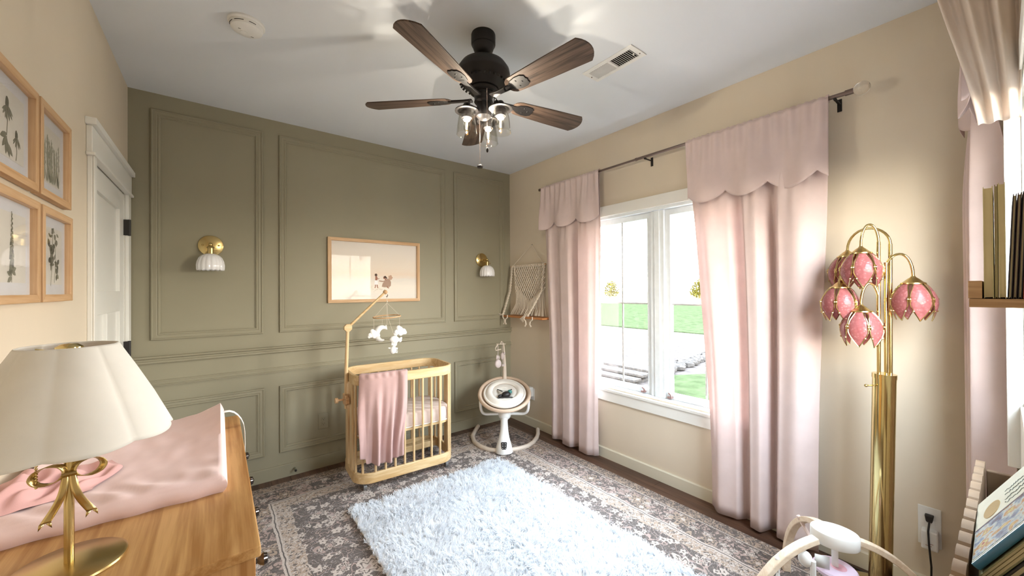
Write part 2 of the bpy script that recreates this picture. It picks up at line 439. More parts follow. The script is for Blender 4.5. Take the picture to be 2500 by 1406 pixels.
obj('casing_bead', MB().box((.018, -.950, 0), (.024, -.915, 2.045)), M['trim'], door, smooth=False, bevel=.002)
dcas((0, -.965, 2.045), (.020, -.008, 2.165), 'head_casing')
dcas((0, -.985, 2.165), (.036, -.004, 2.195), 'head_cap')
dcas((0, -.972, 2.033), (.030, -.006, 2.048), 'head_fillet')
dcas((-.13, -.87, 0), (0, -.863, 2.04), 'jamb'); dcas((-.13, -.0985, 0), (0, -.095, 2.04), 'jamb')
for z in (1.83, 1.08, .27):
    obj('hinge', MB().box((-.004, -.108, z - .048), (.0215, -.086, z + .048)).tube([(.021, -.097, z - .05), (.021, -.097, z + .05)], .007, 10), M['black'], door, smooth=False)
kn = MB().lathe([(0, 0), (.026, 0), (.026, .006), (.010, .010), (.010, .035), (.024, .042), (.028, .055), (.022, .068), (0, .072)], (-.004, dy0 + .06, .93), 20, Matrix.Rotation(PI / 2, 3, 'Y'))
obj('door_knob', kn, M['black'], door)

struct('door_light_block', MB().box((-.16, -.95, -.016), (-.131, -.02, 2.10)), M['trim'], smooth=False)  # unseen panel added behind the door to stop daylight leaking over the leaf

# ---------------------------------------------------------------- outside, seen through the window
def terrain(name, col1, col2, scale, rough=.95):
    m, nt, b, o = new_mat(name); v = coords(nt)
    nt.links.new(ramp(nt, noise_tex(nt, v, scale, 6, .7), [(.35, lin(col1)), (.65, lin(col2))]), b.inputs['Base Color'])
    setin(b, Roughness=1.0); b.inputs['Specular IOR Level'].default_value = 0.0
    return m
GZ = -0.30
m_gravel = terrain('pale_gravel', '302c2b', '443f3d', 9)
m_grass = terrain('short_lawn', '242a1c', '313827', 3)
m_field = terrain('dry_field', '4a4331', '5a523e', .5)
def outline_slab(name, pts, z0, z1, m): return struct(name, MB().prism([(x, y, z0) for x, y in pts], (0, 0, z1 - z0)), m, smooth=False)
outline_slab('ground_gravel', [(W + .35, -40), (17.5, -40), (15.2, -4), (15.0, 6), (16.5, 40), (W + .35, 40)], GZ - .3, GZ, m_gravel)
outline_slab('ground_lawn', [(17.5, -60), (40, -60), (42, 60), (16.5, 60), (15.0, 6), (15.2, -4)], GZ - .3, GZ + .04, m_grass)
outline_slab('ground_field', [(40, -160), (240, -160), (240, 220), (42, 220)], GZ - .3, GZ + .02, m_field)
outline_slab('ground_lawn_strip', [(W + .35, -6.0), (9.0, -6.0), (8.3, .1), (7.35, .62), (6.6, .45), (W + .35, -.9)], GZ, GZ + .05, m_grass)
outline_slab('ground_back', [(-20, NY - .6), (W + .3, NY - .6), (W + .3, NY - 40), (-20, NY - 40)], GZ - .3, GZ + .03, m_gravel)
# stone edging of the strip of lawn, laid one by one
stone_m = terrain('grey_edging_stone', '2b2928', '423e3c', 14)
edge = thing('stone_edging', 'row of rough grey edging stones between gravel and lawn strip outside', 'edging', (7.75, .85, GZ))
rs = random.Random(3)
for k in range(16):
    t = k / 15; px = lerp(7.75, 11.5, t); py = lerp(.85, 1.35, t) + rs.uniform(-.05, .05)
    mb = MB().ball((px, py, GZ + .05), .17, 8, 5, (1, .95 + .2 * rs.random(), .6))
    for q in range(len(mb.v)): mb.v[q] += Vector((rs.uniform(-.02, .02), rs.uniform(-.02, .02), rs.uniform(-.015, .015)))
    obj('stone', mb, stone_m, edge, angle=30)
stp = thing('garden_step', 'low grey timber step on the gravel outside the left sash', 'step', (6.7, .85, GZ))
for k in range(3):
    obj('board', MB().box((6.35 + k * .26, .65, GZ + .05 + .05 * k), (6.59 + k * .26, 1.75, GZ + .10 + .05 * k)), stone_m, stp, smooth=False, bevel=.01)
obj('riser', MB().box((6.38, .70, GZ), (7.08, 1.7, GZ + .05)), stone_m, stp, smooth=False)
m_leaf = terrain('yellow_green_leaves', '37340f', '514b18', 2)  # yellow-green leaf colour mottled by noise
m_bark = plain('tree_bark', '6a5743', .9)
def tree(x, y, h, label, seed):
    t = thing('tree', label, 'tree', (x, y, GZ), 'trees at the far edge of the lawn')
    rr = random.Random(seed)
    obj('trunk', MB().tube([(x, y, GZ), (x, y, GZ + h * .6)], [.22, .1], 8), m_bark, t)
    mb = MB()
    for k in range(900):
        a, b_, c = rr.gauss(0, 1), rr.gauss(0, 1), rr.gauss(0, 1); q = (a * a + b_ * b_ + c * c) ** .5 + .01; s = rr.random() ** .4
        c0 = Vector((x + a / q * s * h * (.42 - .12 * c / q), y + b_ / q * s * h * (.42 - .12 * c / q), GZ + h * .52 + c / q * s * h * .47))
        d1 = Vector((rr.gauss(0, 1), rr.gauss(0, 1), rr.gauss(0, 1))).normalized() * h * .050; d2 = d1.cross(Vector((rr.gauss(0, 1), rr.gauss(0, 1), rr.gauss(0, 1)))).normalized() * h * .03
        mb.add([c0 - d1, c0 + d2, c0 + d1, c0 - d2], [(0, 1, 2, 3)])
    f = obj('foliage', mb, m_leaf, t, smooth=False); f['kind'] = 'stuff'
tree(66, 47, 3.7, 'yellow-green tree at the far edge of the lawn, seen in the left sash', 4)
tree(66, 28.5, 3.5, 'yellow-green tree at the far edge of the lawn, beside the right curtain edge', 5)
# ---------------------------------------------------------------- ceiling fan with three lamps
FX, FY = 1.532, -1.787
fan = thing('ceiling_fan', 'five-blade ceiling fan in dark bronze with weathered wood blades and three glass lamps', 'ceiling fan', (FX, FY, H))
fc = (FX, FY, 0)
obj('canopy', MB().lathe([(.0, 2.74), (.060, 2.74), (.062, 2.735), (.062, 2.690), (.060, 2.684), (.056, 2.682), (.055, 2.676), (.048, 2.655), (.030, 2.640), (.018, 2.638), (0, 2.638)], fc, 36), M['bronze'], fan)
obj('downrod', MB().lathe([(.014, 2.642), (.014, 2.60), (.020, 2.606)], fc, 16).ball((FX, FY, 2.642), .024, 14, 8), M['bronze'], fan)
obj('motor_housing', MB().lathe([(.0, 2.612), (.040, 2.612), (.078, 2.602), (.114, 2.580), (.132, 2.553), (.136, 2.534), (.134, 2.524), (.128, 2.516), (.124, 2.504), (.110, 2.484), (.084, 2.468), (.078, 2.458), (0, 2.456)], fc, 48), M['bronze'], fan)
vb = MB()
for k in range(30):
    w = 2 * PI * k / 30; R_ = Matrix.Translation((FX, FY, 2.491)) @ Matrix.Rotation(w, 4, 'Z') @ Matrix.Translation((.108, 0, 0)) @ Matrix.Rotation(math.radians(42), 4, 'Y')
    vb.box((-.017, -.0035, -.004), (.017, .0035, .004), R_)
obj('vent_fins', vb, M['black'], fan, smooth=False, kind='stuff')
obj('flywheel', MB().lathe([(0, 2.458), (.070, 2.458), (.074, 2.450), (.070, 2.440), (.060, 2.436), (0, 2.436)], fc, 36), M['bronze'], fan)
obj('switch_housing', MB().lathe([(0, 2.44), (.054, 2.438), (.056, 2.428), (.048, 2.424), (.047, 2.398), (.049, 2.392), (.044, 2.386), (.036, 2.384), (.035, 2.352), (.040, 2.340), (.038, 2.318), (.024, 2.306), (.008, 2.300), (0, 2.299)], fc, 36), M['bronze'], fan)
def blade(deg):
    R_ = Matrix.Translation((FX, FY, 2.408)) @ Matrix.Rotation(math.radians(deg), 4, 'Z')
    Rp = R_ @ Matrix.Rotation(math.radians(-12), 4, 'X')
    o = []
    r0, r1 = .165, .628
    for k in range(9):   # root: rounded
        a = math.radians(90 + 180 * k / 8); o.append((r0 + .045 + .045 * math.cos(a), .050 * math.sin(a) * 1.0))
    o += [(.40, -.061), (r1 - .035, -.068)]
    for k in range(9):
        t = k / 8; o.append((r1 - .035 + .035 * math.sin(PI * t) ** .8, lerp(-.068, .068, t)))
    o += [(r1 - .035, .068), (.40, .061)]
    bm_ = MB(); n = len(o)
    bm_.prism([(x, y, -.003) for x, y in o], (0, 0, .006))
    b = obj_local('fan_blade', bm_, M['walnut'], fan, Rp, bevel=.0015)
    ir = MB()
    ir.prism([(x, y, -.011) for x, y in [(.185, -.016), (.205, -.030), (.240, -.038), (.272, -.036), (.290, -.024), (.288, -.010), (.294, 0), (.288, .010), (.290, .024), (.272, .036), (.240, .038), (.205, .030), (.185, .016)]], (0, 0, .008))
    ir.prism([(x, y, -.012) for x, y in [(.060, -.020), (.11, -.013), (.21, -.017), (.21, .017), (.11, .013), (.060, .020)]], (0, 0, .010))
    for x, y in ((.235, -.018), (.235, .018), (.262, 0)): ir.lathe([(0, -.014), (.004, -.013), (.005, -.011)], (x, y, 0), 8)
    obj_local('blade_iron', ir, M['bronze'], fan, R_ @ Matrix.Translation((0, 0, .004)) @ Matrix.Rotation(math.radians(-12), 4, 'X'), bevel=.0015)
def obj_local(name, mb, mat, parent, mtx, **k):
    """a part whose own axes follow mtx, so that its wood grain does too"""
    OFF_keep = OFF.get(parent.name, Vector()).copy()
    OFF['_zero'] = Vector()
    o = obj(name, mb, mat, None, **k)
    o.parent = parent
    o.matrix_basis = Matrix.Translation(-OFF_keep) @ mtx
    OFF[o.name] = Vector()
    return o
for k in range(5): blade(64 + 72 * k)
bulb_glow = emit('lamp_filament', 'ffcf80', 3)
for k, (lx, ly) in enumerate(((1.446, -1.762), (1.569, -1.882), (1.599, -1.729))):
    d = Vector((lx - FX, ly - FY, 0)); zc = 2.335
    arm = MB().tube([(FX + d.x * .3, FY + d.y * .3, 2.350), (FX + d.x * .75, FY + d.y * .75, 2.362), (lx, ly, 2.366), (lx, ly, 2.35)], .007, 8)
    arm.lathe([(0, 2.372), (.014, 2.370), (.022, 2.356), (.030, 2.346), (.058, 2.336), (.060, 2.331), (.056, 2.329), (.026, 2.333), (.026, 2.296), (.022, 2.294), (0, 2.294)], (lx, ly, 0), 28)
    for s_ in (-1, 1):
        p = Vector((-d.y, d.x, 0)).normalized() * s_
        arm.tube([Vector((lx, ly, 2.352)) + p * .020, Vector((lx, ly, 2.366)) + p * .038, Vector((lx, ly, 2.366)) + p * .056, Vector((lx, ly, 2.334)) + p * .058], .003, 6)
    a_ = obj('lamp_arm', arm, M['bronze'], fan)
    obj('glass_shade', MB().lathe([(.030, 2.331), (.036, 2.318), (.043, 2.290), (.048, 2.255), (.051, 2.222), (.052, 2.214), (.0505, 2.214), (.0495, 2.222), (.0465, 2.255), (.0415, 2.290), (.0345, 2.317), (.030, 2.329)], (lx, ly, 0), 32), M['jar'], a_)
    obj('bulb_base', MB().lathe([(0, 2.297), (.017, 2.296), (.018, 2.288), (.013, 2.282), (0, 2.281)], (lx, ly, 0), 20), M['white'], a_)
    obj('bulb', MB().lathe([(.011, 2.283), (.013, 2.272), (.017, 2.258), (.0165, 2.244), (.010, 2.228), (0, 2.222)], (lx, ly, 0), 20), M['jar'], a_)
    fil = MB()
    for s_ in (-1, 1): fil.tube([(lx + .005 * s_, ly, 2.279), (lx + .0035 * s_, ly + .003, 2.240)], .0014, 6); fil.tube([(lx, ly + .005 * s_, 2.279), (lx, ly + .0035 * s_, 2.240)], .0014, 6)
    obj('filament', fil, bulb_glow, a_)
    l = bpy.data.lights.new('fan_bulb_light', 'POINT'); l.energy = BULB_WATTS; l.color = (1.0, .91, .79); l.shadow_soft_size = .005
    lo = bpy.data.objects.new('fan_bulb_light', l); COL.objects.link(lo); lo.location = (lx, ly, 2.252)
def chain(x, y, z0, z1, knob):
    mb = MB(); mb.tube([(x, y, z0), (x, y, z1)], .0012, 5)
    for k in range(int((z0 - z1) / .008)): mb.ball((x, y, z0 - k * .008), .002, 5, 3)
    c_ = obj('pull_chain', mb, M['rodmetal'], fan)
    obj('chain_pull', knob, M['bronze'], c_)
chain(1.516, -1.774, 2.32, 2.075, MB().lathe([(0, 2.076), (.004, 2.074), (.014, 2.068), (.016, 2.063), (.014, 2.057), (0, 2.056)], (1.516, -1.774, 0), 16))
chain(1.478, -1.897, 2.40, 2.115, MB().lathe([(0, 2.118), (.004, 2.114), (.0055, 2.106), (.0055, 2.098), (.003, 2.092), (0, 2.091)], (1.478, -1.897, 0), 12))

# ---------------------------------------------------------------- ceiling register and smoke detector
reg = thing('ceiling_vent', 'white metal ceiling air register with two banks of louvres beside the fan', 'vent', (2.272, -2.03, H))
x0, x1, y0, y1 = 2.200, 2.344, -2.203, -1.858
ix0, ix1 = 2.228, 2.316
mb = MB(); z0, z1 = H - .005, H
mb.box((x0, y0, z0), (ix0, y1, z1)); mb.box((ix1, y0, z0), (x1, y1, z1))
mb.box((ix0, y0, z0), (ix1, y0 + .030, z1)); mb.box((ix0, y1 - .030, z0), (ix1, y1, z1)); mb.box((ix0, -2.038, z0), (ix1, -2.024, z1))
obj('frame', mb, M['white'], reg, smooth=False, bevel=.0015)
obj('duct_opening', MB().box((ix0, y0 + .03, H - .0008), (ix1, y1 - .03, H)), M['black'], reg, smooth=False)
for b0, b1, tilt, n in ((y0 + .030, -2.038, 38, 11), (-2.024, y1 - .030, -52, 11)):
    for k in range(n):
        yy = lerp(b0, b1, (k + .5) / n)
        Mx = Matrix.Translation((0, yy, H - .0035)) @ Matrix.Rotation(math.radians(tilt), 4, 'X')
        obj('louvre', MB().box((ix0, -.0062, -.0005), (ix1, .0062, .0005), Mx), M['white'], reg, smooth=False)
obj('damper_lever', MB().ball((2.275, y0 + .036, H - .008), .006, 8, 6), M['white'], reg)
obj('screw', MB().ball((2.272, y1 - .014, H - .005), .004, 8, 4), M['rodmetal'], reg); obj('screw', MB().ball((2.30, y0 + .014, H - .005), .004, 8, 4), M['rodmetal'], reg)
sd = thing('smoke_detector', 'round white smoke detector on the ceiling above the left wall', 'smoke detector', (.567, -1.157, H))
q = (.567, -1.157, 0)
obj('base_ring', MB().lathe([(0, H), (.076, H), (.077, H - .008), (.072, H - .014), (0, H - .014)], q, 40), M['white'], sd)
obj('cover', MB().lathe([(.068, H - .014), (.068, H - .022), (.064, H - .034), (.054, H - .040), (.020, H - .043), (0, H - .043)], q, 40), M['white'], sd)
sl = MB()
for a0, a1 in ((170, 215), (222, 262), (275, 305)):
    pts = [(q[0] + .0672 * math.cos(math.radians(a)), q[1] + .0672 * math.sin(math.radians(a)), H - .025) for a in range(a0, a1, 5)]
    sl.tube(pts, .0016, 5)
obj('slot', sl, M['black'], sd)
obj('test_button', MB().lathe([(0, H - .042), (.016, H - .042), (.016, H - .045), (0, H - .046)], (q[0] - .01, q[1] + .012, 0), 18), M['white'], sd)
obj('mark', MB().box((q[0] - .034, q[1] - .012, H - .0425), (q[0] - .014, q[1] - .008, H - .0418)).box((q[0] + .018, q[1] + .030, H - .0422), (q[0] + .030, q[1] + .033, H - .0415)), plain('grey_print', '6a6460', .8), sd, smooth=False)

# ---------------------------------------------------------------- wall sconces
def sconce(x, label):
    t = thing('wall_sconce', label, 'wall lamp', (x, 0, 1.754), 'pair of brass wall sconces on the green wall')
    Ry = Matrix.Rotation(PI / 2, 3, 'X')   # local z -> -y
    obj('backplate', MB().lathe([(0, 0), (.070, 0), (.072, .003), (.071, .010), (.066, .014), (0, .015)], (x, 0, 1.754), 40, Ry), M['brass_satin'], t)
    sc_ = MB()
    for s_ in (-1, 1): sc_.ball((x + .045 * s_, -.016, 1.756), .006, 10, 6)
    obj('screw', sc_, M['brass_satin'], t)
    obj('arm', MB().tube([(x, -.012, 1.752), (x, -.105, 1.752)], .0055, 12).ball((x, -.112, 1.752), .012, 14, 8).ball((x, -.018, 1.752), .014, 14, 8), M['brass_satin'], t)
    hold = obj('socket', MB().lathe([(0, 1.745), (.012, 1.742), (.021, 1.734), (.022, 1.728), (.017, 1.726), (.017, 1.690), (.022, 1.687), (.022, 1.680), (0, 1.680)], (x, -.112, 0), 24), M['brass_satin'], t)
    obj('switch_key', MB().tube([(x + .015, -.112, 1.712), (x + .036, -.112, 1.712)], .002, 6).box((x + .036, -.114, 1.706), (x + .039, -.110, 1.718)), M['brass_satin'], hold, smooth=False)
    prof = [(.018, 1.690), (.032, 1.687), (.050, 1.677), (.065, 1.660), (.075, 1.636), (.079, 1.610), (.078, 1.588), (.0755, 1.580)]
    mb = MB(); n = 96; L = 16; vs = []; fs = []
    inner = [(r - .004, z) for r, z in prof[::-1]]
    for r, z in prof + inner:
        for k in range(n):
            w = 2 * PI * k / n; lobe = abs(math.sin(w * L / 2)); am = .055 * min(1, (1.70 - z) / .06)
            q_ = r * (1 - am + am * lobe); dzz = -.005 * lobe * sstep(1.600, 1.580, z) if z < 1.6 else 0
            vs.append((x + q_ * math.cos(w), -.112 + q_ * math.sin(w), z + dzz))
    m_ = len(prof) * 2
    for i in range(m_ - 1):
        for k in range(n): fs.append((i * n + k, i * n + (k + 1) % n, (i + 1) * n + (k + 1) % n, (i + 1) * n + k))
    mb.add(vs, fs); obj('glass_shade', mb, M['milk'], t, angle=70)
sconce(.415, 'brass wall sconce with ribbed white glass shade in the left green wall panel')
sconce(2.679, 'brass wall sconce with ribbed white glass shade in the right green panel near the corner')

# ---------------------------------------------------------------- framed pictures
def frame4(name_mat, t, axis, lo, hi, fw, dep, base, mats):
    """four mitred bars; axis 1: on the far wall (a = x, front = -y); axis 0: on the left wall (a = y, front = +x)"""
    (a0, z0), (a1, z1) = lo, hi
    def P(a, z, d): return (a, base - d, z) if axis == 1 else (base + d, a, z)
    for (c0, c1, c2, c3, mt) in (((a0, z0), (a1, z0), (a1 - fw, z0 + fw), (a0 + fw, z0 + fw), mats[0]), ((a0, z1), (a0 + fw, z1 - fw), (a1 - fw, z1 - fw), (a1, z1), mats[0]),
                                 ((a0, z0), (a0 + fw, z0 + fw), (a0 + fw, z1 - fw), (a0, z1), mats[1]), ((a1, z0), (a1, z1), (a1 - fw, z1 - fw), (a1 - fw, z0 + fw), mats[1])):
        b_ = MB().prism([P(*c, 0) for c in (c0, c1, c2, c3)], Vector(P(0, 0, dep)) - Vector(P(0, 0, 0)))
        obj('frame_bar', b_, mt, t, smooth=False, bevel=.0012)
def decal(pts2, P, d): return [P(a, z, d) for a, z in pts2]
def blob(cx, cz, rx, rz, rot=0, n=10, jit=0.0, rr=None):
    o = []
    for k in range(n):
        w = 2 * PI * k / n; s_ = 1 + (rr.uniform(-jit, jit) if rr else 0)
        x_, z_ = rx * math.cos(w) * s_, rz * math.sin(w) * s_
        o.append((cx + x_ * math.cos(rot) - z_ * math.sin(rot), cz + x_ * math.sin(rot) + z_ * math.cos(rot)))
    return o
def leaf_shape(cx, cz, L, wd, rot):
    prof = [(0, 0), (.25, .8), (.55, 1), (.8, .6), (1, 0), (.8, -.6), (.55, -1), (.25, -.8)]
    return [(cx + L * u * math.cos(rot) - wd * v * math.sin(rot), cz + L * u * math.sin(rot) + wd * v * math.cos(rot)) for u, v in prof]
def line_shape(pts, w):
    l_, r2 = [], []
    for i, (a, z) in enumerate(pts):
        p, q_ = pts[max(0, i - 1)], pts[min(len(pts) - 1, i + 1)]
        dx, dz_ = q_[0] - p[0], q_[1] - p[1]; n_ = math.hypot(dx, dz_) or 1
        l_.append((a - dz_ / n_ * w, z + dx / n_ * w)); r2.append((a + dz_ / n_ * w, z - dx / n_ * w))
    return l_ + r2[::-1]
# botanical sheets: u runs along the wall from the far edge (0) to the near edge (1) mirrored so that left in the photo is near
def botanical(kind, y0, y1, z0, z1, label):
    t = thing('framed_print', label, 'picture', (0, (y0 + y1) / 2, (z0 + z1) / 2), 'four botanical prints in oak frames on the left wall')
    frame4('', t, 0, (y0, z0), (y1, z1), .024, .022, 0.001, (M['oak_h'], M['oak']))
    obj('mat_board', MB().box((.001, y0 + .02, z0 + .02), (.007, y1 - .02, z1 - .02)), M['mat'], t, smooth=False)
    my, mz = .038, .038
    sh = obj('art_sheet', MB().box((.007, y0 + .02 + my, z0 + .02 + mz), (.0076, y1 - .02 - my, z1 - .02 - mz)), M['paper'], t, smooth=False)
    obj('glass', MB().box((.0125, y0 + .02, z0 + .02), (.0145, y1 - .02, z1 - .02)), M['picture_glass'], t, smooth=False)
    def P(a, z, d): return (.0078 + d, a, z)
    rr = random.Random(kind * 11 + 3)
    cy_, cz_ = (y0 + y1) / 2, (z0 + z1) / 2
    dk, md, sf = MB(), MB(), MB()
    def put(mb, pts, d=0.0): mb.prism([P(a, z, d) for a, z in pts], (.0003, 0, 0))
    if kind == 0:     # two cone flowers with drooping petals
        for fx, fz, s_ in ((-.015, .055, 1.0), (.045, -.015, .8)):
            bx, bz = cy_ + fx, cz_ + fz
            put(dk, blob(bx, bz, .011 * s_, .016 * s_, 0, 12, .15, rr))
            for k in range(7): put(md, leaf_shape(bx + rr.uniform(-.006, .006), bz - .008 * s_, .040 * s_, .0045 * s_, math.radians(-150 + 20 * k)), .0001 * k)
            put(md, line_shape([(bx, bz - .01), (bx + .003, bz - .05), (bx - .002, bz - .09 * s_)], .0016))
        for k in range(5): put(md, leaf_shape(cy_ - .015, cz_ - .03 - .006 * k, .045, .008, math.radians(200 + 30 * k)), .0001 * k)
    elif kind == 1:   # meadow of thin spikes
        for k in range(16):
            bx = cy_ + rr.uniform(-.075, .075); h_ = rr.uniform(.07, .13) * (1.25 if k == 3 else 1)
            put(sf, line_shape([(bx, cz_ - .085), (bx + rr.uniform(-.01, .01), cz_ - .085 + h_ * 1.2)], .0011), .00002 * k)
            for j in range(7): put(sf, blob(bx + rr.uniform(-.005, .005), cz_ - .085 + h_ * (.5 + .1 * j), .0045, .006, 0, 7), .0003 + .00002 * k)
        for k in range(26): put(sf, leaf_shape(cy_ + rr.uniform(-.08, .08), cz_ - .09, rr.uniform(.03, .07), .003, math.radians(rr.uniform(60, 120))), .0001)
    elif kind == 2:   # foxglove spire
        put(md, line_shape([(cy_, cz_ - .095), (cy_ + .003, cz_), (cy_, cz_ + .10)], .0014))
        for k in range(26):
            tt = k / 25; s_ = lerp(.020, .005, tt); side = 1 if k % 2 else -1
            put(dk if k % 3 == 0 else md, leaf_shape(cy_, cz_ - .055 + .150 * tt, s_ * 1.25, s_ * .42, math.radians(-55 if side > 0 else 235) + rr.uniform(-.25, .25)), .0002 + .00001 * k)
        for k in range(6): put(md, leaf_shape(cy_, cz_ - .06 - .004 * k, .030, .007, math.radians(-30 + 48 * k)), .0001)
    else:             # climbing sprig with large dark flowers
        put(sf, line_shape([(cy_ - .02, cz_ - .10), (cy_ - .005, cz_ - .03), (cy_ + .0, cz_ + .08)], .0018))
        put(sf, line_shape([(cy_ + .015, cz_ - .09), (cy_ + .03, cz_ - .02), (cy_ + .02, cz_ + .05)], .0018))
        for fx, fz, s_ in ((-.032, .030, 1.2), (-.005, .035, 1), (.0, .005, 1.1), (-.02, -.010, .9), (.028, .058, .9), (.045, -.025, .95), (.040, -.060, .9), (.0, .085, .6)):
            for k in range(4): put(dk if k < 3 else md, leaf_shape(cy_ + fx, cz_ + fz, .026 * s_, .009 * s_, math.radians(rr.uniform(0, 360))), .0002 + .00004 * k)
        for k in range(9): put(md, leaf_shape(cy_ + rr.uniform(-.03, .04), cz_ + rr.uniform(-.06, .08), .025, .005, rr.uniform(0, 6.3)), .0001)
    for mb, mt in ((dk, M['ink']), (md, plain('mid_grey_ink', '7d7b6c', .9)), (sf, M['ink_soft'])):
        if mb.v: obj('drawing', mb, mt, sh, smooth=False)
botanical(0, -1.912, -1.603, 1.737, 2.038, 'oak-framed drawing of two drooping cone flowers, upper print cut by the photo edge')
botanical(1, -1.585, -1.278, 1.737, 2.040, 'oak-framed pale drawing of a meadow of thin spikes, upper print nearest the door')
botanical(2, -1.895, -1.588, 1.400, 1.708, 'oak-framed drawing of one tall foxglove spire, lower print cut by the photo edge')
botanical(3, -1.568, -1.262, 1.400, 1.708, 'oak-framed drawing of a dark-flowered sprig, lower print nearest the door')

pr = thing('framed_print', 'wide oak-framed beach print of a child and a crouching woman on the green wall', 'picture', (1.568, 0, 1.605))
frame4('', pr, 1, (1.167, 1.332), (1.969, 1.879), .027, .024, -0.001, (M['oak_x'], M['oak']))
def beach_mat():
    m, nt, b, o = new_mat('printed_beach')
    t = N(nt, 'ShaderNodeTexCoord'); sx = N(nt, 'ShaderNodeSeparateXYZ'); nt.links.new(t.outputs['Object'], sx.inputs[0])
    v = coords(nt, (3, 1, 22)); nz = noise_tex(nt, v, 3, 5, .7)
    ml = N(nt, 'ShaderNodeMath', operation='MULTIPLY_ADD'); ml.inputs[1].default_value = .10; nt.links.new(nz, ml.inputs[0]); nt.links.new(sx.outputs['Z'], ml.inputs[2])
    mr = N(nt, 'ShaderNodeMapRange'); mr.inputs['From Min'].default_value = -.20; mr.inputs['From Max'].default_value = .32; nt.links.new(ml.outputs[0], mr.inputs[0])
    nt.links.new(ramp(nt, mr.outputs[0], [(0, lin('e3dfd8')), (.22, lin('efe7dc')), (.34, lin('e6dfd6')), (.42, lin('ead8c6')), (.55, lin('ecdfd0')), (1, lin('e9e3dc'))]), b.inputs['Base Color'])
    setin(b, Roughness=.8); b.inputs['Specular IOR Level'].default_value = .1
    return m
sheet = obj('art_sheet', MB().box((1.185, -.006, 1.35), (1.951, -.001, 1.861)), beach_mat(), pr, smooth=False)
def P1(x, z, d): return (x, -.0064 - d, z)
figs = {'skin': MB(), 'hair': MB(), 'white': MB(), 'tan': MB(), 'hat': MB(), 'sand': MB()}
def put1(k, pts, d=0): figs[k].prism([P1(a, z, d) for a, z in pts], (0, -.0003, 0))
cx, cz = 1.565, 1.468    # child standing
put1('skin', blob(cx - .002, cz + .100, .010, .012), .0); put1('hair', blob(cx - .003, cz + .104, .012, .012, 0, 12), .0004)
put1('skin', [(cx - .009, cz + .090), (cx + .008, cz + .090), (cx + .009, cz + .050), (cx - .010, cz + .050)])
put1('skin', line_shape([(cx + .006, cz + .080), (cx + .014, cz + .068), (cx + .026, cz + .072)], .003), .0005)
put1('white', [(cx - .013, cz + .056), (cx + .011, cz + .056), (cx + .017, cz + .018), (cx - .018, cz + .018)], .0003)
put1('skin', line_shape([(cx - .007, cz + .02), (cx - .009, cz - .004), (cx - .014, cz - .012)], .0035)); put1('skin', line_shape([(cx + .006, cz + .02), (cx + .009, cz - .004), (cx + .016, cz - .012)], .0035))
wx, wz = 1.655, 1.468    # woman crouching, a baby in her arms
put1('tan', [(wx - .042, wz + .0), (wx - .034, wz + .03), (wx - .012, wz + .055), (wx + .006, wz + .072), (wx + .030, wz + .068), (wx + .042, wz + .040), (wx + .040, wz + .008), (wx + .026, wz - .004), (wx - .02, wz - .006)])
put1('tan', line_shape([(wx - .004, wz + .056), (wx - .03, wz + .046), (wx - .058, wz + .050)], .005), .0003); put1('skin', blob(wx - .062, wz + .051, .005, .004), .0003)
put1('skin', blob(wx - .020, wz + .080, .009, .012), .0002); put1('skin', line_shape([(wx - .012, wz + .072), (wx - .004, wz + .058)], .006), .0002); put1('hair', blob(wx - .012, wz + .086, .012, .011, .3), .0005); put1('hair', blob(wx + .000, wz + .078, .007, .007), .0006)
for k in range(5): put1('hat', blob(wx + .036 + .010 * math.cos(k * 1.3), wz + .082 + .012 * math.sin(k * 1.3), .012, .010, k), .0006 + .0001 * k)
put1('skin', line_shape([(wx + .006, wz + .004), (wx + .012, wz - .010), (wx + .024, wz - .012)], .004), .0005)
rr = random.Random(5)
for k in range(26): put1('sand', blob(1.545 + rr.gauss(0, .045), 1.446 + rr.gauss(0, .012), rr.uniform(.003, .009), .0018), -.0001)
for k, c in (('skin', 'a3705c'), ('hair', '5a463c'), ('white', 'f3f1f1'), ('tan', 'b09483'), ('hat', 'c4a28c'), ('sand', 'c9bfae')):
    obj('printed_figure' if k != 'sand' else 'printed_sand', figs[k], plain('print_' + k, c, .85), sheet, smooth=False)
obj('glass', MB().box((1.19, -.0155, 1.355), (1.946, -.0135, 1.856)), M['picture_glass'], pr, smooth=False)

# ---------------------------------------------------------------- curtains
def smoothnoise(x, seed): return noise.noise(Vector((x, seed * 7.3, 0.5)))
def curtain_panel(axis, a0, a1, b0, b1, wall, depth, zt, zb, phase_pts, amp, seed):
    """axis 0: hangs on the right wall (runs along y, room side = -x); axis 1: on the near wall (runs along x, room side = +y)"""
    def fold(u):
        # folds given as (u, height) knots, cosine-interpolated
        for (u0, h0), (u1, h1) in zip(phase_pts[:-1], phase_pts[1:]):
            if u <= u1: return lerp(h0, h1, .5 - .5 * math.cos(PI * (u - u0) / (u1 - u0)))
        return phase_pts[-1][1]
    def fn(u, v):
        e = sstep(0, 1, v) ** .8
        a = lerp(lerp(a0, a1, u), lerp(b0, b1, u), e)
        ruff = .010 * math.sin(2 * PI * u * 11 + seed) + .006 * smoothnoise(u * 30, seed)
        big = fold(u + .012 * math.sin(v * 5 + seed)) * amp
        d = depth + lerp(ruff, big, sstep(.0, .28, v)) + .006 * smoothnoise(u * 6 + v * 2, seed + 3) * v
        a += .008 * smoothnoise(u * 5 + v * 3, seed + 9) * v
        z = lerp(zt, zb, v)
        return (wall - d, a, z) if axis == 0 else (a, wall + d, z)
    return MB().grid(fn, 150, 36)
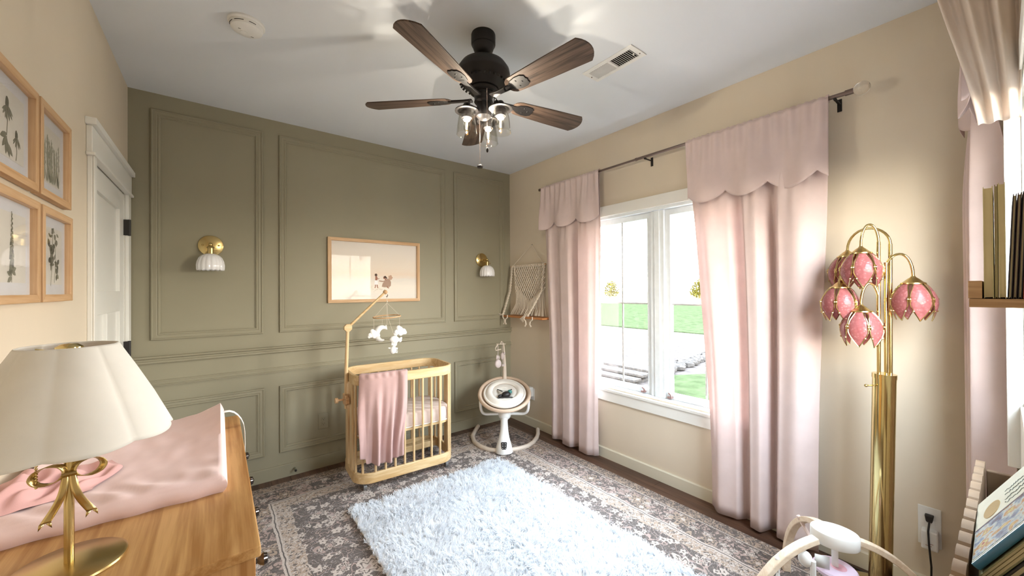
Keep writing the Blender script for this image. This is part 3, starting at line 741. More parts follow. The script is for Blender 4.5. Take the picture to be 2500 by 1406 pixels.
def valance_panel(axis, a0, a1, wall, depth, zt, zh, scal, seed, amp=.018):
    L = abs(a1 - a0)
    def fn(u, v):
        a = lerp(a0, a1, u)
        s_ = (u * L / scal + seed * .37) % 1.0
        hem = zh + .062 * (1 - math.sin(PI * s_) ** .8)
        z = lerp(zt, hem, v)
        e = sstep(0, .9, v)
        d = depth + .008 * math.sin(2 * PI * u * L * 15 + seed) * (1 - e) + e * amp * (math.sin(2 * PI * u * L * 3.6 + seed * 2) + .6 * smoothnoise(u * L * 9, seed)) + .012 * e
        return (wall - d, a, z) if axis == 0 else (a, wall + d, z)
    return MB().grid(fn, 140, 26)
def header_sleeve(axis, a0, a1, wall, depth, zr, r=.017):
    mb = MB(); n = 90; vs = []; k_ = 12
    for i in range(n + 1):
        a = lerp(a0, a1, i / n); q_ = r * (1 + .16 * math.sin(i * 1.7) + .1 * math.sin(i * 2.9))
        for k in range(k_):
            w = 2 * PI * k / k_; d, z = depth + q_ * math.cos(w), zr + q_ * 1.1 * math.sin(w)
            vs.append((wall - d, a, z) if axis == 0 else (a, wall + d, z))
    mb.add(vs, [(i * k_ + k, i * k_ + (k + 1) % k_, (i + 1) * k_ + (k + 1) % k_, (i + 1) * k_ + k) for i in range(n) for k in range(k_)])
    return mb
cl = thing('curtain', 'narrow pale pink linen curtain left of the window, with scalloped valance', 'curtain', (W - .09, -1.0, 0), 'pink linen curtains with scalloped valances')
obj('drape', curtain_panel(0, -.672, -1.352, -.735, -1.300, W, .085, 2.40, .022, [(0, -.3), (.10, .5), (.22, -.5), (.36, .8), (.50, .9), (.60, -1.3), (.70, .8), (.86, .95), (.95, .2), (1, -.5)], .042, 1.0), M['pink'], cl, solid=.0025, angle=80)
obj('valance', valance_panel(0, -.660, -1.358, W, .118, 2.42, 2.005, .270, 1.0, .024), M['pink'], cl, solid=.002, angle=80)
obj('rod_sleeve', header_sleeve(0, -.668, -1.354, W, .09, 2.420), M['pink'], cl, angle=80)
cr = thing('curtain', 'wide pale pink linen curtain right of the window, with scalloped valance', 'curtain', (W - .09, -2.5, 0), 'pink linen curtains with scalloped valances')
obj('drape', curtain_panel(0, -2.112, -2.858, -2.235, -2.790, W, .085, 2.40, .020, [(0, -.5), (.14, .7), (.30, .35), (.40, -.9), (.46, .8), (.54, .95), (.63, -1.2), (.70, .5), (.84, .95), (1, -.2)], .052, 2.3), M['pink'], cr, solid=.0025, angle=80)
obj('valance', valance_panel(0, -2.108, -2.862, W, .120, 2.42, 1.985, .235, 2.6, .030), M['pink'], cr, solid=.002, angle=80)
obj('rod_sleeve', header_sleeve(0, -2.110, -2.860, W, .09, 2.420), M['pink'], cr, angle=80)
rod = thing('curtain_rod', 'brushed bronze curtain rod over the window with clear glass ball end', 'curtain rod', (W - .09, -1.8, 2.42))
rx = W - .09
obj('rod', MB().tube([(rx, -.635, 2.42), (rx, -1.72, 2.42)], .0085, 14).tube([(rx, -1.70, 2.42), (rx, -2.945, 2.42)], .0105, 14).tube([(rx, -1.700, 2.42), (rx, -1.712, 2.42)], .0125, 14).tube([(rx, -2.925, 2.42), (rx, -2.958, 2.42)], .014, 14), M['rodmetal'], rod)
obj('end_cap', MB().tube([(rx, -.600, 2.42), (rx, -.640, 2.42)], .013, 14), M['rodmetal'], rod)
obj('finial', MB().ball((rx, -2.988, 2.42), .033, 28, 18), M['crystal'], rod)
for yy in (-.655, -1.783, -2.885):
    obj('bracket', MB().box((W - .004, yy - .010, 2.365), (W, yy + .010, 2.432)).box((rx, yy - .006, 2.402), (W - .004, yy + .006, 2.408)).box((rx - .012, yy - .006, 2.400), (rx + .012, yy + .006, 2.410)), plain_bracket if 'plain_bracket' in globals() else M['bronze'], rod, smooth=False, bevel=.002)

cn = thing('curtain', 'pale pink curtain of the second window, behind the books at the right photo edge', 'curtain', (2.7, NY + .1, 0))
obj('drape', curtain_panel(1, 2.745, 2.99, 2.742, 3.01, NY, .098, 2.42, .03, [(0, -1.6), (.16, .5), (.27, -.3), (.4, .7), (.55, -.2), (.68, .9), (.8, .1), (.92, .85), (1, .2)], .050, 4.0), M['pink'], cn, solid=.0025, angle=80)
obj('valance', valance_panel(1, 2.44, 2.97, NY, .115, 2.46, 2.055, .20, 1.7, .020), M['pink'], cn, solid=.002, angle=80)
def return_fn(u, v):   # the gathered near end of the valance turns back to the wall
    z = lerp(2.56, 1.954, v); yf = lerp(-3.255, -3.362, sstep(0, 1, v) * .35 + v * .65)
    y = lerp(NY + .004, yf, u)
    x = 2.402 + .016 * math.sin(u * 17 + v * .8) + .010 * math.sin(u * 37) * (1 - v)
    return (x, y, z + .004 * math.sin(u * 17))
obj('valance_return', MB().grid(return_fn, 90, 30), M['pink_near'], cn, solid=.002, angle=80)
obj('rod_sleeve', header_sleeve(1, 2.40, 2.96, NY, .095, 2.455), M['pink'], cn, angle=80)
rod2 = thing('curtain_rod', 'bronze curtain rod of the near wall window, above the right photo edge', 'curtain rod', (2.3, NY + .095, 2.455))
obj('rod', MB().tube([(1.60, NY + .095, 2.455), (2.99, NY + .095, 2.455)], .0105, 12), M['rodmetal'], rod2)
for xx in (1.75, 2.985): obj('bracket', MB().box((xx - .01, NY, 2.40), (xx + .01, NY + .004, 2.47)).box((xx - .006, NY + .004, 2.436), (xx + .006, NY + .105, 2.4445)), M['bronze'], rod2, smooth=False)

# ---------------------------------------------------------------- macrame hanging with a little shelf
mac = thing('macrame_hanging', 'ivory macrame wall hanging with a small wooden shelf beside the left curtain', 'wall hanging', (W, -.33, 1.69))
mx = W - .028; ya, yb = -.060, -.610
obj('dowel', MB().tube([(mx, ya + .01, 1.690), (mx, yb - .01, 1.690)], .007, 10), M['oak_h'], mac)
obj('hanging_cord', MB().tube([(mx, ya - .03, 1.697), (W - .012, -.388, 1.905)], .003, 6).tube([(W - .012, -.388, 1.905), (mx, yb + .03, 1.697)], .003, 6), M['cord'], mac)
obj('nail', MB().tube([(W, -.388, 1.907), (W - .016, -.388, 1.905)], .003, 8), M['rodmetal'], mac)
net = MB(); ncol = 13; rows = 15; py0, py1 = -.155, -.590; dyc = (py1 - py0) / ncol; z_top = 1.684; dzc = .0255
def depth_rows(c): return rows - int(abs(c - ncol / 2) * .95)
for r in range(rows):
    for c in range(ncol + 1):
        if r > depth_rows(c): continue
        yk = py0 + dyc * (c + (.5 if r % 2 else 0)); zk = z_top - dzc * r
        for s_ in (-.5, .5):
            if yk + dyc * s_ < py1 - .001 or yk + dyc * s_ > py0 + .02: continue
            net.tube([(mx - .002, yk, zk), (mx - .004 + .004 * s_, yk + dyc * s_ * .55, zk - dzc * .5), (mx - .002, yk + dyc * s_, zk - dzc)], .0042, 5)
        net.ball((mx - .005, yk, zk), .0078, 6, 4, (1, 1.15, .9))
obj('knotted_net', net, M['cord'], mac, kind='stuff')
heads = MB()
for c in range(27):
    yk = ya - .02 + (yb - ya + .03) * c / 26
    heads.tube([(mx + .007, yk, 1.683), (mx, yk, 1.6985), (mx - .009, yk, 1.690), (mx - .006, yk, 1.676)], .0058, 6)
obj('lark_knots', heads, M['cord'], mac, kind='stuff')
def twist(pts, r, turns):
    mb = MB(); P_ = [Vector(p) for p in pts]; L = len(P_) - 1; n = turns * 8
    for ph in (0, PI):
        o = []
        for i in range(n + 1):
            t = i / n * L; k = min(int(t), L - 1); p = P_[k].lerp(P_[k + 1], t - k); w = ph + 2 * PI * turns * i / n
            o.append(p + Vector((r * .6 * math.sin(w), r * math.cos(w), 0)))
        mb.tube(o, r * .72, 6)
    return mb
shx = W - .150
for pts in ([(mx - .004, -.078, 1.685), (mx - .03, -.072, 1.42), (shx, -.065, 1.165)], [(mx - .002, -.118, 1.685), (mx, -.150, 1.40), (mx, -.185, 1.27)], [(mx - .004, -.600, 1.685), (mx - .03, -.59, 1.42), (shx, -.48, 1.165)]):
    obj('twisted_cord', twist(pts, .0085, 9), M['cord'], mac)
fr = MB(); rr = random.Random(8)
for c in range(46):
    t = c / 45; yk = lerp(-.165, -.585, t); mid = 1 - abs(t - .5) * 2
    z0_ = lerp(1.46, 1.315, mid); sweep = lerp(.05, -.06, t) + rr.uniform(-.02, .02)
    fr.tube([(mx - .004, yk, z0_), (mx - .010, yk + sweep * .3, lerp(z0_, 1.165, .6)), (mx - .035 - .03 * rr.random(), yk + sweep, 1.168)], .0030, 4)
obj('fringe', fr, M['cord'], mac, kind='stuff')
obj('shelf_board', MB().box((shx - .004, -.700, 1.140), (W - .002, -.075, 1.158)), wood('orange_oak', 'c98b56', 'a86a3a', 1, 1.0, .5), mac, smooth=False, bevel=.003)
for y_, dx_, s_ in ((-.070, .0, 1), (-.150, .0, -1), (-.430, .0, 1), (-.560, .0, -1)):
    obj('cord_end', MB().tube([(shx - .006, y_, 1.162), (shx - .012, y_ - .006, 1.135), (shx - .010, y_ - .03 * s_, 1.115), (shx - .010, y_ - .036 * s_, 1.085), (shx - .010, y_ - .018 * s_, 1.065)], [.006, .006, .007, .007, .009], 6), M['cord'], mac)
for k in range(3): obj('cord_end', MB().tube([(shx - .01, -.065 + .004 * k, 1.166), (shx - .008, -.02 + .012 * k, 1.158 + .008 * k)], .005, 6), M['cord'], mac)
for k in range(4): obj('cord_end', MB().tube([(shx, -.475, 1.20), (shx - .012, -.455 + .012 * k, 1.16), (shx - .014, -.42 + .015 * k, 1.105 + .01 * k)], .0035, 5), M['cord'], mac)

# ---------------------------------------------------------------- rugs
RX0, RX1, RY0, RY1 = .455, 2.872, -3.15, -.125
def rug_material():
    m, nt, b, o = new_mat('faded_oriental_rug')
    t = N(nt, 'ShaderNodeTexCoord'); P = t.outputs['Object']
    # wobble
    nz = N(nt, 'ShaderNodeTexNoise'); nz.inputs['Scale'].default_value = 16; nz.inputs['Detail'].default_value = 4; nt.links.new(P, nz.inputs['Vector'])
    sub = N(nt, 'ShaderNodeVectorMath', operation='SUBTRACT'); sub.inputs[1].default_value = (.5, .5, .5); nt.links.new(nz.outputs['Color'], sub.inputs[0])
    scl = N(nt, 'ShaderNodeVectorMath', operation='SCALE'); scl.inputs['Scale'].default_value = .050; nt.links.new(sub.outputs[0], scl.inputs[0])
    Q = N(nt, 'ShaderNodeVectorMath', operation='ADD'); nt.links.new(P, Q.inputs[0]); nt.links.new(scl.outputs[0], Q.inputs[1]); Q = Q.outputs[0]
    sx = N(nt, 'ShaderNodeSeparateXYZ'); nt.links.new(P, sx.inputs[0])
    def mth(op, a, b_=None, c=None, clamp=False):
        n = N(nt, 'ShaderNodeMath', operation=op); n.use_clamp = clamp
        for i, v in enumerate((a, b_, c)):
            if v is None: continue
            if isinstance(v, (int, float)): n.inputs[i].default_value = v
            else: nt.links.new(v, n.inputs[i])
        return n.outputs[0]
    cxm, cym = (RX0 + RX1) / 2, (RY0 + RY1) / 2
    ax = mth('ABSOLUTE', mth('SUBTRACT', sx.outputs['X'], cxm)); ay = mth('ABSOLUTE', mth('SUBTRACT', sx.outputs['Y'], cym))
    d = mth('MINIMUM', mth('SUBTRACT', (RX1 - RX0) / 2, ax), mth('SUBTRACT', (RY1 - RY0) / 2, ay))   # distance to the edge
    def flowers(scale, R, petals, seed, squash=.35):
        mp = N(nt, 'ShaderNodeMapping'); mp.inputs['Location'].default_value = (seed * .37, seed * .61, 0); nt.links.new(Q, mp.inputs[0])
        vo = N(nt, 'ShaderNodeTexVoronoi'); vo.voronoi_dimensions = '2D'; vo.inputs['Scale'].default_value = scale; vo.inputs['Randomness'].default_value = .85; nt.links.new(mp.outputs[0], vo.inputs['Vector'])
        df = N(nt, 'ShaderNodeVectorMath', operation='SUBTRACT'); nt.links.new(mp.outputs[0], df.inputs[0]); nt.links.new(vo.outputs['Position'], df.inputs[1])
        s3 = N(nt, 'ShaderNodeSeparateXYZ'); nt.links.new(df.outputs[0], s3.inputs[0])
        cs = N(nt, 'ShaderNodeSeparateColor'); nt.links.new(vo.outputs['Color'], cs.inputs[0])
        ang = mth('ARCTAN2', s3.outputs['Y'], s3.outputs['X'])
        rad = mth('MULTIPLY', mth('SQRT', mth('ADD', mth('POWER', s3.outputs['X'], 2), mth('POWER', s3.outputs['Y'], 2))), scale)
        rim = mth('MULTIPLY', mth('ADD', mth('MULTIPLY', mth('COSINE', mth('MULTIPLY', ang, petals)), squash), 1.0), mth('MULTIPLY', mth('MULTIPLY_ADD', cs.outputs[0], 1.0, .45), R))
        body = mth('LESS_THAN', rad, rim); core = mth('LESS_THAN', rad, R * .28); ring = mth('LESS_THAN', mth('ABSOLUTE', mth('SUBTRACT', rad, mth('MULTIPLY', rim, .62))), R * .10)
        return body, core, ring, vo.outputs['Color']
    def vines(scale, w, seed):
        mp = N(nt, 'ShaderNodeMapping'); mp.inputs['Location'].default_value = (seed, seed * 2, 0); nt.links.new(P, mp.inputs[0])
        n = N(nt, 'ShaderNodeTexNoise'); n.inputs['Scale'].default_value = scale; n.inputs['Detail'].default_value = 1.5; n.inputs['Distortion'].default_value = 1.2; nt.links.new(mp.outputs[0], n.inputs['Vector'])
        return mth('LESS_THAN', mth('ABSOLUTE', mth('SUBTRACT', n.outputs['Fac'], .5)), w)
    def mix(fac, a, c):
        n = N(nt, 'ShaderNodeMix'); n.data_type = 'RGBA'
        if isinstance(fac, (int, float)): n.inputs[0].default_value = fac
        else: nt.links.new(fac, n.inputs[0])
        for k, v in ((6, a), (7, c)):
            if isinstance(v, tuple): n.inputs[k].default_value = (*v, 1)
            else: nt.links.new(v, n.inputs[k])
        return n.outputs[2]
    dark, dark2, crm, pnk, tan, lav = lin('524f4d'), lin('645c58'), lin('c8bcb3'), lin('b09a92'), lin('ab9786'), lin('a39a99')
    mott = noise_tex(nt, P, 5, 5, .7)
    fieldc = mix(mott, dark, dark2)
    f1 = flowers(5.4, .24, 6, 1); f2 = flowers(13, .24, 5, 2, .25); f3 = flowers(34, .30, 4, 3, .3)
    fld = mix(vines(7, .012, 3.1), fieldc, pnk)
    fld = mix(vines(16, .014, 5.7), fld, lav)
    fld = mix(f3[1], fld, pnk); fld = mix(f2[0], fld, crm); fld = mix(f2[1], fld, dark2); fld = mix(f1[0], fld, crm); fld = mix(f1[2], fld, dark2); fld = mix(f1[1], fld, pnk)
    # inner guard border: pale with small dark motifs
    g = mix(f3[0], tan, dark2); g = mix(vines(40, .05, 1.3), g, crm)
    # main border: pink-tan ground, dark scrolls, cream flowers
    mb_ = mix(vines(12, .05, 8.8), pnk, dark); mb_ = mix(vines(26, .05, 2.2), mb_, dark2); mb_ = mix(f2[0], mb_, crm); mb_ = mix(f2[2], mb_, dark); mb_ = mix(f1[0], mb_, tan); mb_ = mix(f1[2], mb_, dark); mb_ = mix(f1[1], mb_, crm)
    edg = mix(vines(34, .07, 4.4), tan, dark2); edg = mix(f3[1], edg, crm)
    dw = mth('ADD', d, mth('MULTIPLY', mth('SUBTRACT', noise_tex(nt, P, 9, 2), .5), .03))
    c = mix(mth('GREATER_THAN', d, .085), edg, crm)
    c = mix(mth('GREATER_THAN', d, .092), c, dark2); c = mix(mth('GREATER_THAN', d, .100), c, mb_)
    c = mix(mth('GREATER_THAN', dw, .262), c, crm); c = mix(mth('GREATER_THAN', dw, .274), c, dark); c = mix(mth('GREATER_THAN', dw, .280), c, crm); c = mix(mth('GREATER_THAN', dw, .290), c, g)
    c = mix(mth('GREATER_THAN', dw, .372), c, fld)
    # worn, streaky pile
    mp = N(nt, 'ShaderNodeMapping'); mp.inputs['Scale'].default_value = (14, 190, 1); nt.links.new(P, mp.inputs[0])
    st = noise_tex(nt, mp.outputs[0], 1.0, 4, .7)
    c = mix(mth('MULTIPLY', mth('SUBTRACT', st, .52, clamp=True), 2.2, clamp=True), c, lav)
    fine = noise_tex(nt, P, 130, 4, .75)
    c = mix(mth('MULTIPLY', mth('SUBTRACT', fine, .40, clamp=True), 2.2, clamp=True), c, lin('8a7f79'))
    nt.links.new(c, b.inputs['Base Color']); setin(b, Roughness=.95); b.inputs['Specular IOR Level'].default_value = .05
    add_bump(nt, b, noise_tex(nt, P, 420, 2), .3, .002)
    return m
rug = obj('area_rug', MB().box((RX0, RY0, .0008), (RX1, RY1, .009)), rug_material(), smooth=False)
tag(rug, 'large faded oriental rug in grey, pink and cream covering the floor', 'rug')

sh = thing('shag_rug', 'white shaggy rug laid over the patterned rug in front of the crib', 'rug', (1.71, -1.75, .009))
SX0, SX1, SY0, SY1 = 1.100, 2.330, -2.70, -.815
obj('backing', MB().prism([(x, y, .0095) for x, y in rounded_rect(SX0 + .02, SY0 + .02, SX1 - .02, SY1 - .02, .03)], (0, 0, .010)), M['felt'], sh, smooth=False)
rng = np.random.default_rng(11)
nc, per = 13500, 6
cxs = rng.uniform(SX0 + .012, SX1 - .012, nc); cys = rng.uniform(SY0 + .012, SY1 - .012, nc)
# clump leaning follows a smooth random field so the pile has the photo's swirls
def fieldn(x, y, s): return noise.noise(Vector((x * 5, y * 5, s)))
lean = np.array([[fieldn(x, y, 1.0) + .8 * fieldn(x * 3, y * 3, 4.0), fieldn(x, y, 9.0) + .8 * fieldn(x * 3, y * 3, 7.0)] for x, y in zip(cxs, cys)])
ns = nc * per
rx_ = np.repeat(cxs, per) + rng.normal(0, .004, ns); ry_ = np.repeat(cys, per) + rng.normal(0, .004, ns)
ln = np.repeat(lean * .030 + rng.normal(0, .009, (nc, 2)), per, 0) + rng.normal(0, .008, (ns, 2))
edgep = np.stack([np.minimum(rx_ - SX0, SX1 - rx_), np.minimum(ry_ - SY0, SY1 - ry_)], 1)
hh = rng.uniform(.022, .038, ns) * (1 - .35 * np.clip(np.hypot(ln[:, 0], ln[:, 1]) / .06, 0, 1))
wd = rng.uniform(.0016, .0030, ns); pa = rng.uniform(0, 2 * np.pi, ns)
px_, py_ = np.cos(pa) * wd, np.sin(pa) * wd
V = np.zeros((ns, 7, 3))
for j, (f, g, zz) in enumerate(((0, 1, 0), (.28, .9, .62), (.66, .65, .92))):
    V[:, 2 * j, 0] = rx_ + ln[:, 0] * f - px_ * g; V[:, 2 * j, 1] = ry_ + ln[:, 1] * f - py_ * g
    V[:, 2 * j + 1, 0] = rx_ + ln[:, 0] * f + px_ * g; V[:, 2 * j + 1, 1] = ry_ + ln[:, 1] * f + py_ * g
    V[:, 2 * j, 2] = V[:, 2 * j + 1, 2] = .018 + hh * zz
V[:, 6, 0] = rx_ + ln[:, 0]; V[:, 6, 1] = ry_ + ln[:, 1]; V[:, 6, 2] = .018 + hh * 1.0
V -= np.array([1.71, -1.75, .009])
base = (np.arange(ns) * 7)[:, None]
tri = np.array([[0, 1, 3], [0, 3, 2], [2, 3, 5], [2, 5, 4], [4, 5, 6]])
F = (base[:, None, :] + tri[None]).reshape(-1, 3)
me = bpy.data.meshes.new('pile')
me.vertices.add(ns * 7); me.vertices.foreach_set('co', V.ravel())
me.loops.add(F.size); me.loops.foreach_set('vertex_index', F.ravel().astype(np.int32))
me.polygons.add(len(F)); me.polygons.foreach_set('loop_start', np.arange(0, F.size, 3, dtype=np.int32))
me.update(); me.validate(); me.materials.append(M['shag'])
po = bpy.data.objects.new('pile', me); COL.objects.link(po); po.parent = sh; po['kind'] = 'stuff'

# ---------------------------------------------------------------- crib
CX, CY = 1.605, -.440
CR = Matrix.Translation((CX, CY, 0)) @ Matrix.Rotation(math.radians(-3), 4, 'Z')
crib = thing('crib', 'small rounded natural pine crib with round spindles on castors in front of the green wall', 'crib', (CX, CY, 0))
def cxf(mb):
    mb.v = [CR @ p for p in mb.v]; return mb
hx, hy, rad = .385, .232, .125
def ring(zb, zt, th=.020):
    o = rounded_rect(-hx, -hy, hx, hy, rad, 9); i = rounded_rect(-hx + th, -hy + th, hx - th, hy - th, rad - th, 9); n = len(o)
    mb = MB(); vs = [(x, y, zb) for x, y in o] + [(x, y, zt) for x, y in o] + [(x, y, zt) for x, y in i] + [(x, y, zb) for x, y in i]
    mb.add(vs, [(a * n + k, a * n + (k + 1) % n, ((a + 1) % 4) * n + (k + 1) % n, ((a + 1) % 4) * n + k) for a in range(4) for k in range(n)])
    return cxf(mb)
obj('top_rail', ring(.757, .828), M['crib_x'], crib, bevel=.004)
obj('bottom_rail', ring(.062, .136), M['crib_x'], crib, bevel=.004)
ihx, ihy = hx - .010, hy - .010; ir = rad - .010
spots = []
nf = 8
for s_ in (-1, 1):
    for k in range(nf): spots.append((lerp(-ihx + ir + .012, ihx - ir - .012, k / (nf - 1)), s_ * ihy))
    for sx_ in (-1, 1):
        for a in (22, 52): spots.append((sx_ * (ihx - ir + ir * math.cos(math.radians(a))), s_ * (ihy - ir + ir * math.sin(math.radians(a)))))
sp_mesh = None
for x, y in spots:
    if sp_mesh is None:
        o0 = obj('spindle', cxf(MB().tube([(x, y, .130), (x, y, .762)], [.0088, .0088], 12)), M['crib_z'], crib); sp_mesh = (x, y, o0.data)
    else:
        o0 = bpy.data.objects.new('spindle', sp_mesh[2]); COL.objects.link(o0); o0.parent = crib
        dv = (CR @ Vector((x, y, 0))) - (CR @ Vector((sp_mesh[0], sp_mesh[1], 0))); o0.location = dv
for s_ in (-1, 1):
    for y_ in (-.068, .068):
        obj('end_board', cxf(MB().box((s_ * ihx - .009, y_ - .034, .13), (s_ * ihx + .009, y_ + .034, .762))), M['crib_z'], crib, smooth=False, bevel=.004)
obj('base_board', cxf(MB().prism([(x, y, .372) for x, y in rounded_rect(-hx + .028, -hy + .028, hx - .028, hy - .028, .09)], (0, 0, .016))), M['crib_x'], crib, smooth=False)
obj('base_beam', cxf(MB().box((-hx + .02, .10, .075), (hx - .02, .15, .125))), M['crib_x'], crib, smooth=False, bevel=.003)
wheel = plain('clear_grey_castor', '6d6b6a', .2)
for sx_ in (-1, 1):
    for sy_ in (-1, 1):
        x, y = sx_ * (hx - .07), sy_ * (hy - .045)
        cw = MB().tube([(x - .011, y, .0335), (x + .011, y, .0335)], .0235, 18).tube([(x, y, .045), (x, y, .066)], .008, 10).box((x - .016, y - .012, .050), (x + .016, y + .012, .058))
        obj('castor', cxf(cw), wheel, crib)
mat_ = thing('crib_mattress', 'thin oval crib mattress in a blush fitted sheet inside the crib', 'mattress', (CX, CY, .389))
mm = MB(); o = rounded_rect(-hx + .034, -hy + .034, hx - .034, hy - .034, .085, 8); n = len(o)
lay = [(.390, 0), (.398, .006), (.440, .008), (.484, .006), (.496, 0), (.502, -.012)]
vs = []
for z, g in lay:
    s_ = 1 + g / .3
    vs += [(x * s_, y * s_, z) for x, y in o]
mm.add(vs, [(a * n + k, a * n + (k + 1) % n, (a + 1) * n + (k + 1) % n, (a + 1) * n + k) for a in range(len(lay) - 1) for k in range(n)] + [tuple(range(n))[::-1], tuple((len(lay) - 1) * n + k for k in range(n))])
obj('sheet', cxf(mm), M['sheet'], mat_)
pp = MB(); n_ = len(o)
pp.tube([(x * 1.03, y * 1.04, .395) for x, y in o] + [(o[0][0] * 1.03, o[0][1] * 1.04, .395)], .004, 6)
obj('piping', cxf(pp), M['cream'], mat_)

# dusty pink blanket folded over the front left of the rail
def rail_path(s_):   # along the outside of the rail from the left corner (s<0) to the right
    cxr, cyr = -hx + rad, -hy + rad
    if s_ < 0:
        a = math.radians(270) + s_ / rad; return (cxr + rad * math.cos(a), cyr + rad * math.sin(a), math.cos(a), math.sin(a))
    return (cxr + s_, -hy, 0, -1)
def blanket(u, v):
    s_ = lerp(-.095, .238, u)
    top_h = .836
    t = v * .86 - .16         # length along the cloth: negative = inside
    if t < -.012: z = top_h + t + .012; off = -.030
    elif t < .022: z = top_h + .004 * math.cos((t - .005) * 60); off = lerp(-.030, .012, (t + .012) / .034)
    else: z = top_h - (t - .022); off = .012
    fall = sstep(.02, .62, t)
    L = .60 + .035 * math.sin(u * 3.2) - .03 * (u < .1)
    if t > .022: z = top_h - (t - .022) / .678 * L
    s_ = lerp(s_, lerp(-.075, .195, u), fall ** 2)
    off += fall * (.026 + .022 * math.sin(u * 21 + 1.0) + .012 * math.sin(u * 37 + t * 4)) + (.003 * math.sin(u * 40) if t < .05 else 0)
    if u > .80 and t > 0: off += .018 * math.sin((u - .8) * 16) * (1 - fall)
    x, y, nx, ny = rail_path(s_)
    return CR @ Vector((x + nx * off, y + ny * off, z))
bl = obj('blanket', MB().grid(blanket, 90, 80), M['mauve'], None, solid=.003, angle=80, soff=1)
tag(bl, 'dusty pink knit blanket hung over the front left rail of the crib', 'blanket')

# ---------------------------------------------------------------- mobile arm and mobile
PXm, PYm = 1.2065, -.418
arm = thing('mobile_arm', 'pale wooden mobile arm clamped to the left end of the crib', 'mobile arm', (PXm, PYm, .64))
obj('post', MB().tube([(PXm, PYm, .560), (PXm, PYm, .85), (PXm + .012, PYm, 1.150)], [.0135, .013, .0115], 16), M['crib_z'], arm)
JX, JZ = PXm + .012, 1.156
obj('joint', MB().prism([(JX + .030 * math.cos(PI / 8 + k * PI / 4), PYm - .014, JZ + .030 * math.sin(PI / 8 + k * PI / 4)) for k in range(8)], (0, .028, 0)), M['crib_x'], arm, smooth=False, bevel=.003)
EX, EZ = 1.500, 1.420
obj('boom', MB().tube([(JX, PYm, JZ), (EX, PYm, EZ)], [.010, .0085], 14), M['crib_x'], arm)
obj('boom_tip', MB().ball((EX, PYm, EZ), .0175, 18, 12), M['oak'], arm)
star = MB(); o5 = []
for k in range(12):
    a = 2 * PI * k / 12; r_ = .040 if k % 2 else .026; o5.append((PXm - .024, PYm - .030 + r_ * math.cos(a), .632 + r_ * math.sin(a)))
obj('clamp_block', MB().box((PXm - .018, PYm - .032, .590), (PXm + .016, PYm + .032, .670)), M['oak'], arm, smooth=False, bevel=.004)
obj('clamp_screw', MB().tube([(PXm - .07, PYm - .02, .634), (PXm - .01, PYm - .02, .634)], .008, 10).tube([(PXm - .082, PYm - .02, .634), (PXm - .064, PYm - .02, .634)], .020, 12), M['oak'], arm)
obj('clamp_knob', MB().prism([(x, y - .02, z) for x, y, z in o5], (.026, 0, 0)), M['oak'], arm, smooth=False, bevel=.005)
mo = thing('crib_mobile', 'felt mobile of clouds, a moon and little sheep hanging above the crib', 'mobile', (1.513, PYm, 1.40))
MXc = 1.513
obj('hook', MB().tube([(MXc + .004, PYm - .002, 1.402), (MXc + .006, PYm - .002, 1.392), (MXc - .002, PYm - .002, 1.380), (MXc - .004, PYm, 1.388)], .003, 6), M['rodmetal'], mo)
st = MB().tube([(MXc, PYm, 1.392), (MXc, PYm, 1.335)], .0022, 5).ball((MXc + .002, PYm, 1.345), .006, 8, 6).tube([(MXc, PYm, 1.335), (MXc + .0, PYm, 1.135)], .0011, 4)
HR, HZ = .103, 1.226
def hoop_pt(a): return (MXc + HR * math.cos(a), PYm + HR * math.sin(a) * .98, HZ + .006 * math.cos(a) + .003 * math.sin(a))
for a in (0, PI, PI * .5, PI * 1.42): st.tube([(MXc, PYm, 1.335), hoop_pt(a)], .0011, 4)
st.tube([hoop_pt(PI), (hoop_pt(PI)[0], PYm, 1.125)], .001, 4); st.tube([hoop_pt(0), (hoop_pt(0)[0], PYm, 1.135)], .001, 4)
st.tube([hoop_pt(PI * .5), (MXc - .006, PYm + .10, 1.13)], .001, 4); st.tube([hoop_pt(PI * 1.42), (MXc + .020, PYm - .10, 1.085)], .001, 4); st.tube([(MXc + .020, PYm - .1, 1.04), (MXc + .012, PYm - .098, 1.0)], .001, 4)
obj('string', st, M['cord'], mo)
hp = MB(); hpv = []
for k in range(49): hpv.append(hoop_pt(2 * PI * k / 48))
hp.tube(hpv, .0052, 8, caps=False)
obj('hoop', hp, M['oak_x'], mo)
def felt_cloud(cx, cy, cz, s_):
    mb = MB()
    for dx, dz_, r_ in ((-.026, -.010, .020), (-.004, .004, .026), (.022, -.008, .022), (.002, -.018, .020), (-.012, .020, .017), (.036, -.016, .013), (-.036, -.022, .012)):
        mb.ball((cx + dx * s_, cy, cz + dz_ * s_), r_ * s_, 14, 10, (1, .62, 1))
    return mb
obj('felt_cloud', felt_cloud(hoop_pt(PI)[0], PYm, 1.098, 1.0), M['felt'], mo)
obj('felt_cloud', felt_cloud(hoop_pt(0)[0] + .004, PYm, 1.108, 1.15), M['felt'], mo)
pts, rs_ = [], []
for k in range(21):
    a = math.radians(38 + 250 * k / 20); pts.append((MXc - .004 + .048 * math.cos(a), PYm + .095, 1.082 + .052 * math.sin(a))); rs_.append(.004 + .021 * math.sin(PI * k / 20) ** .8)
obj('felt_moon', MB().tube(pts, rs_, 12), M['felt'], mo)
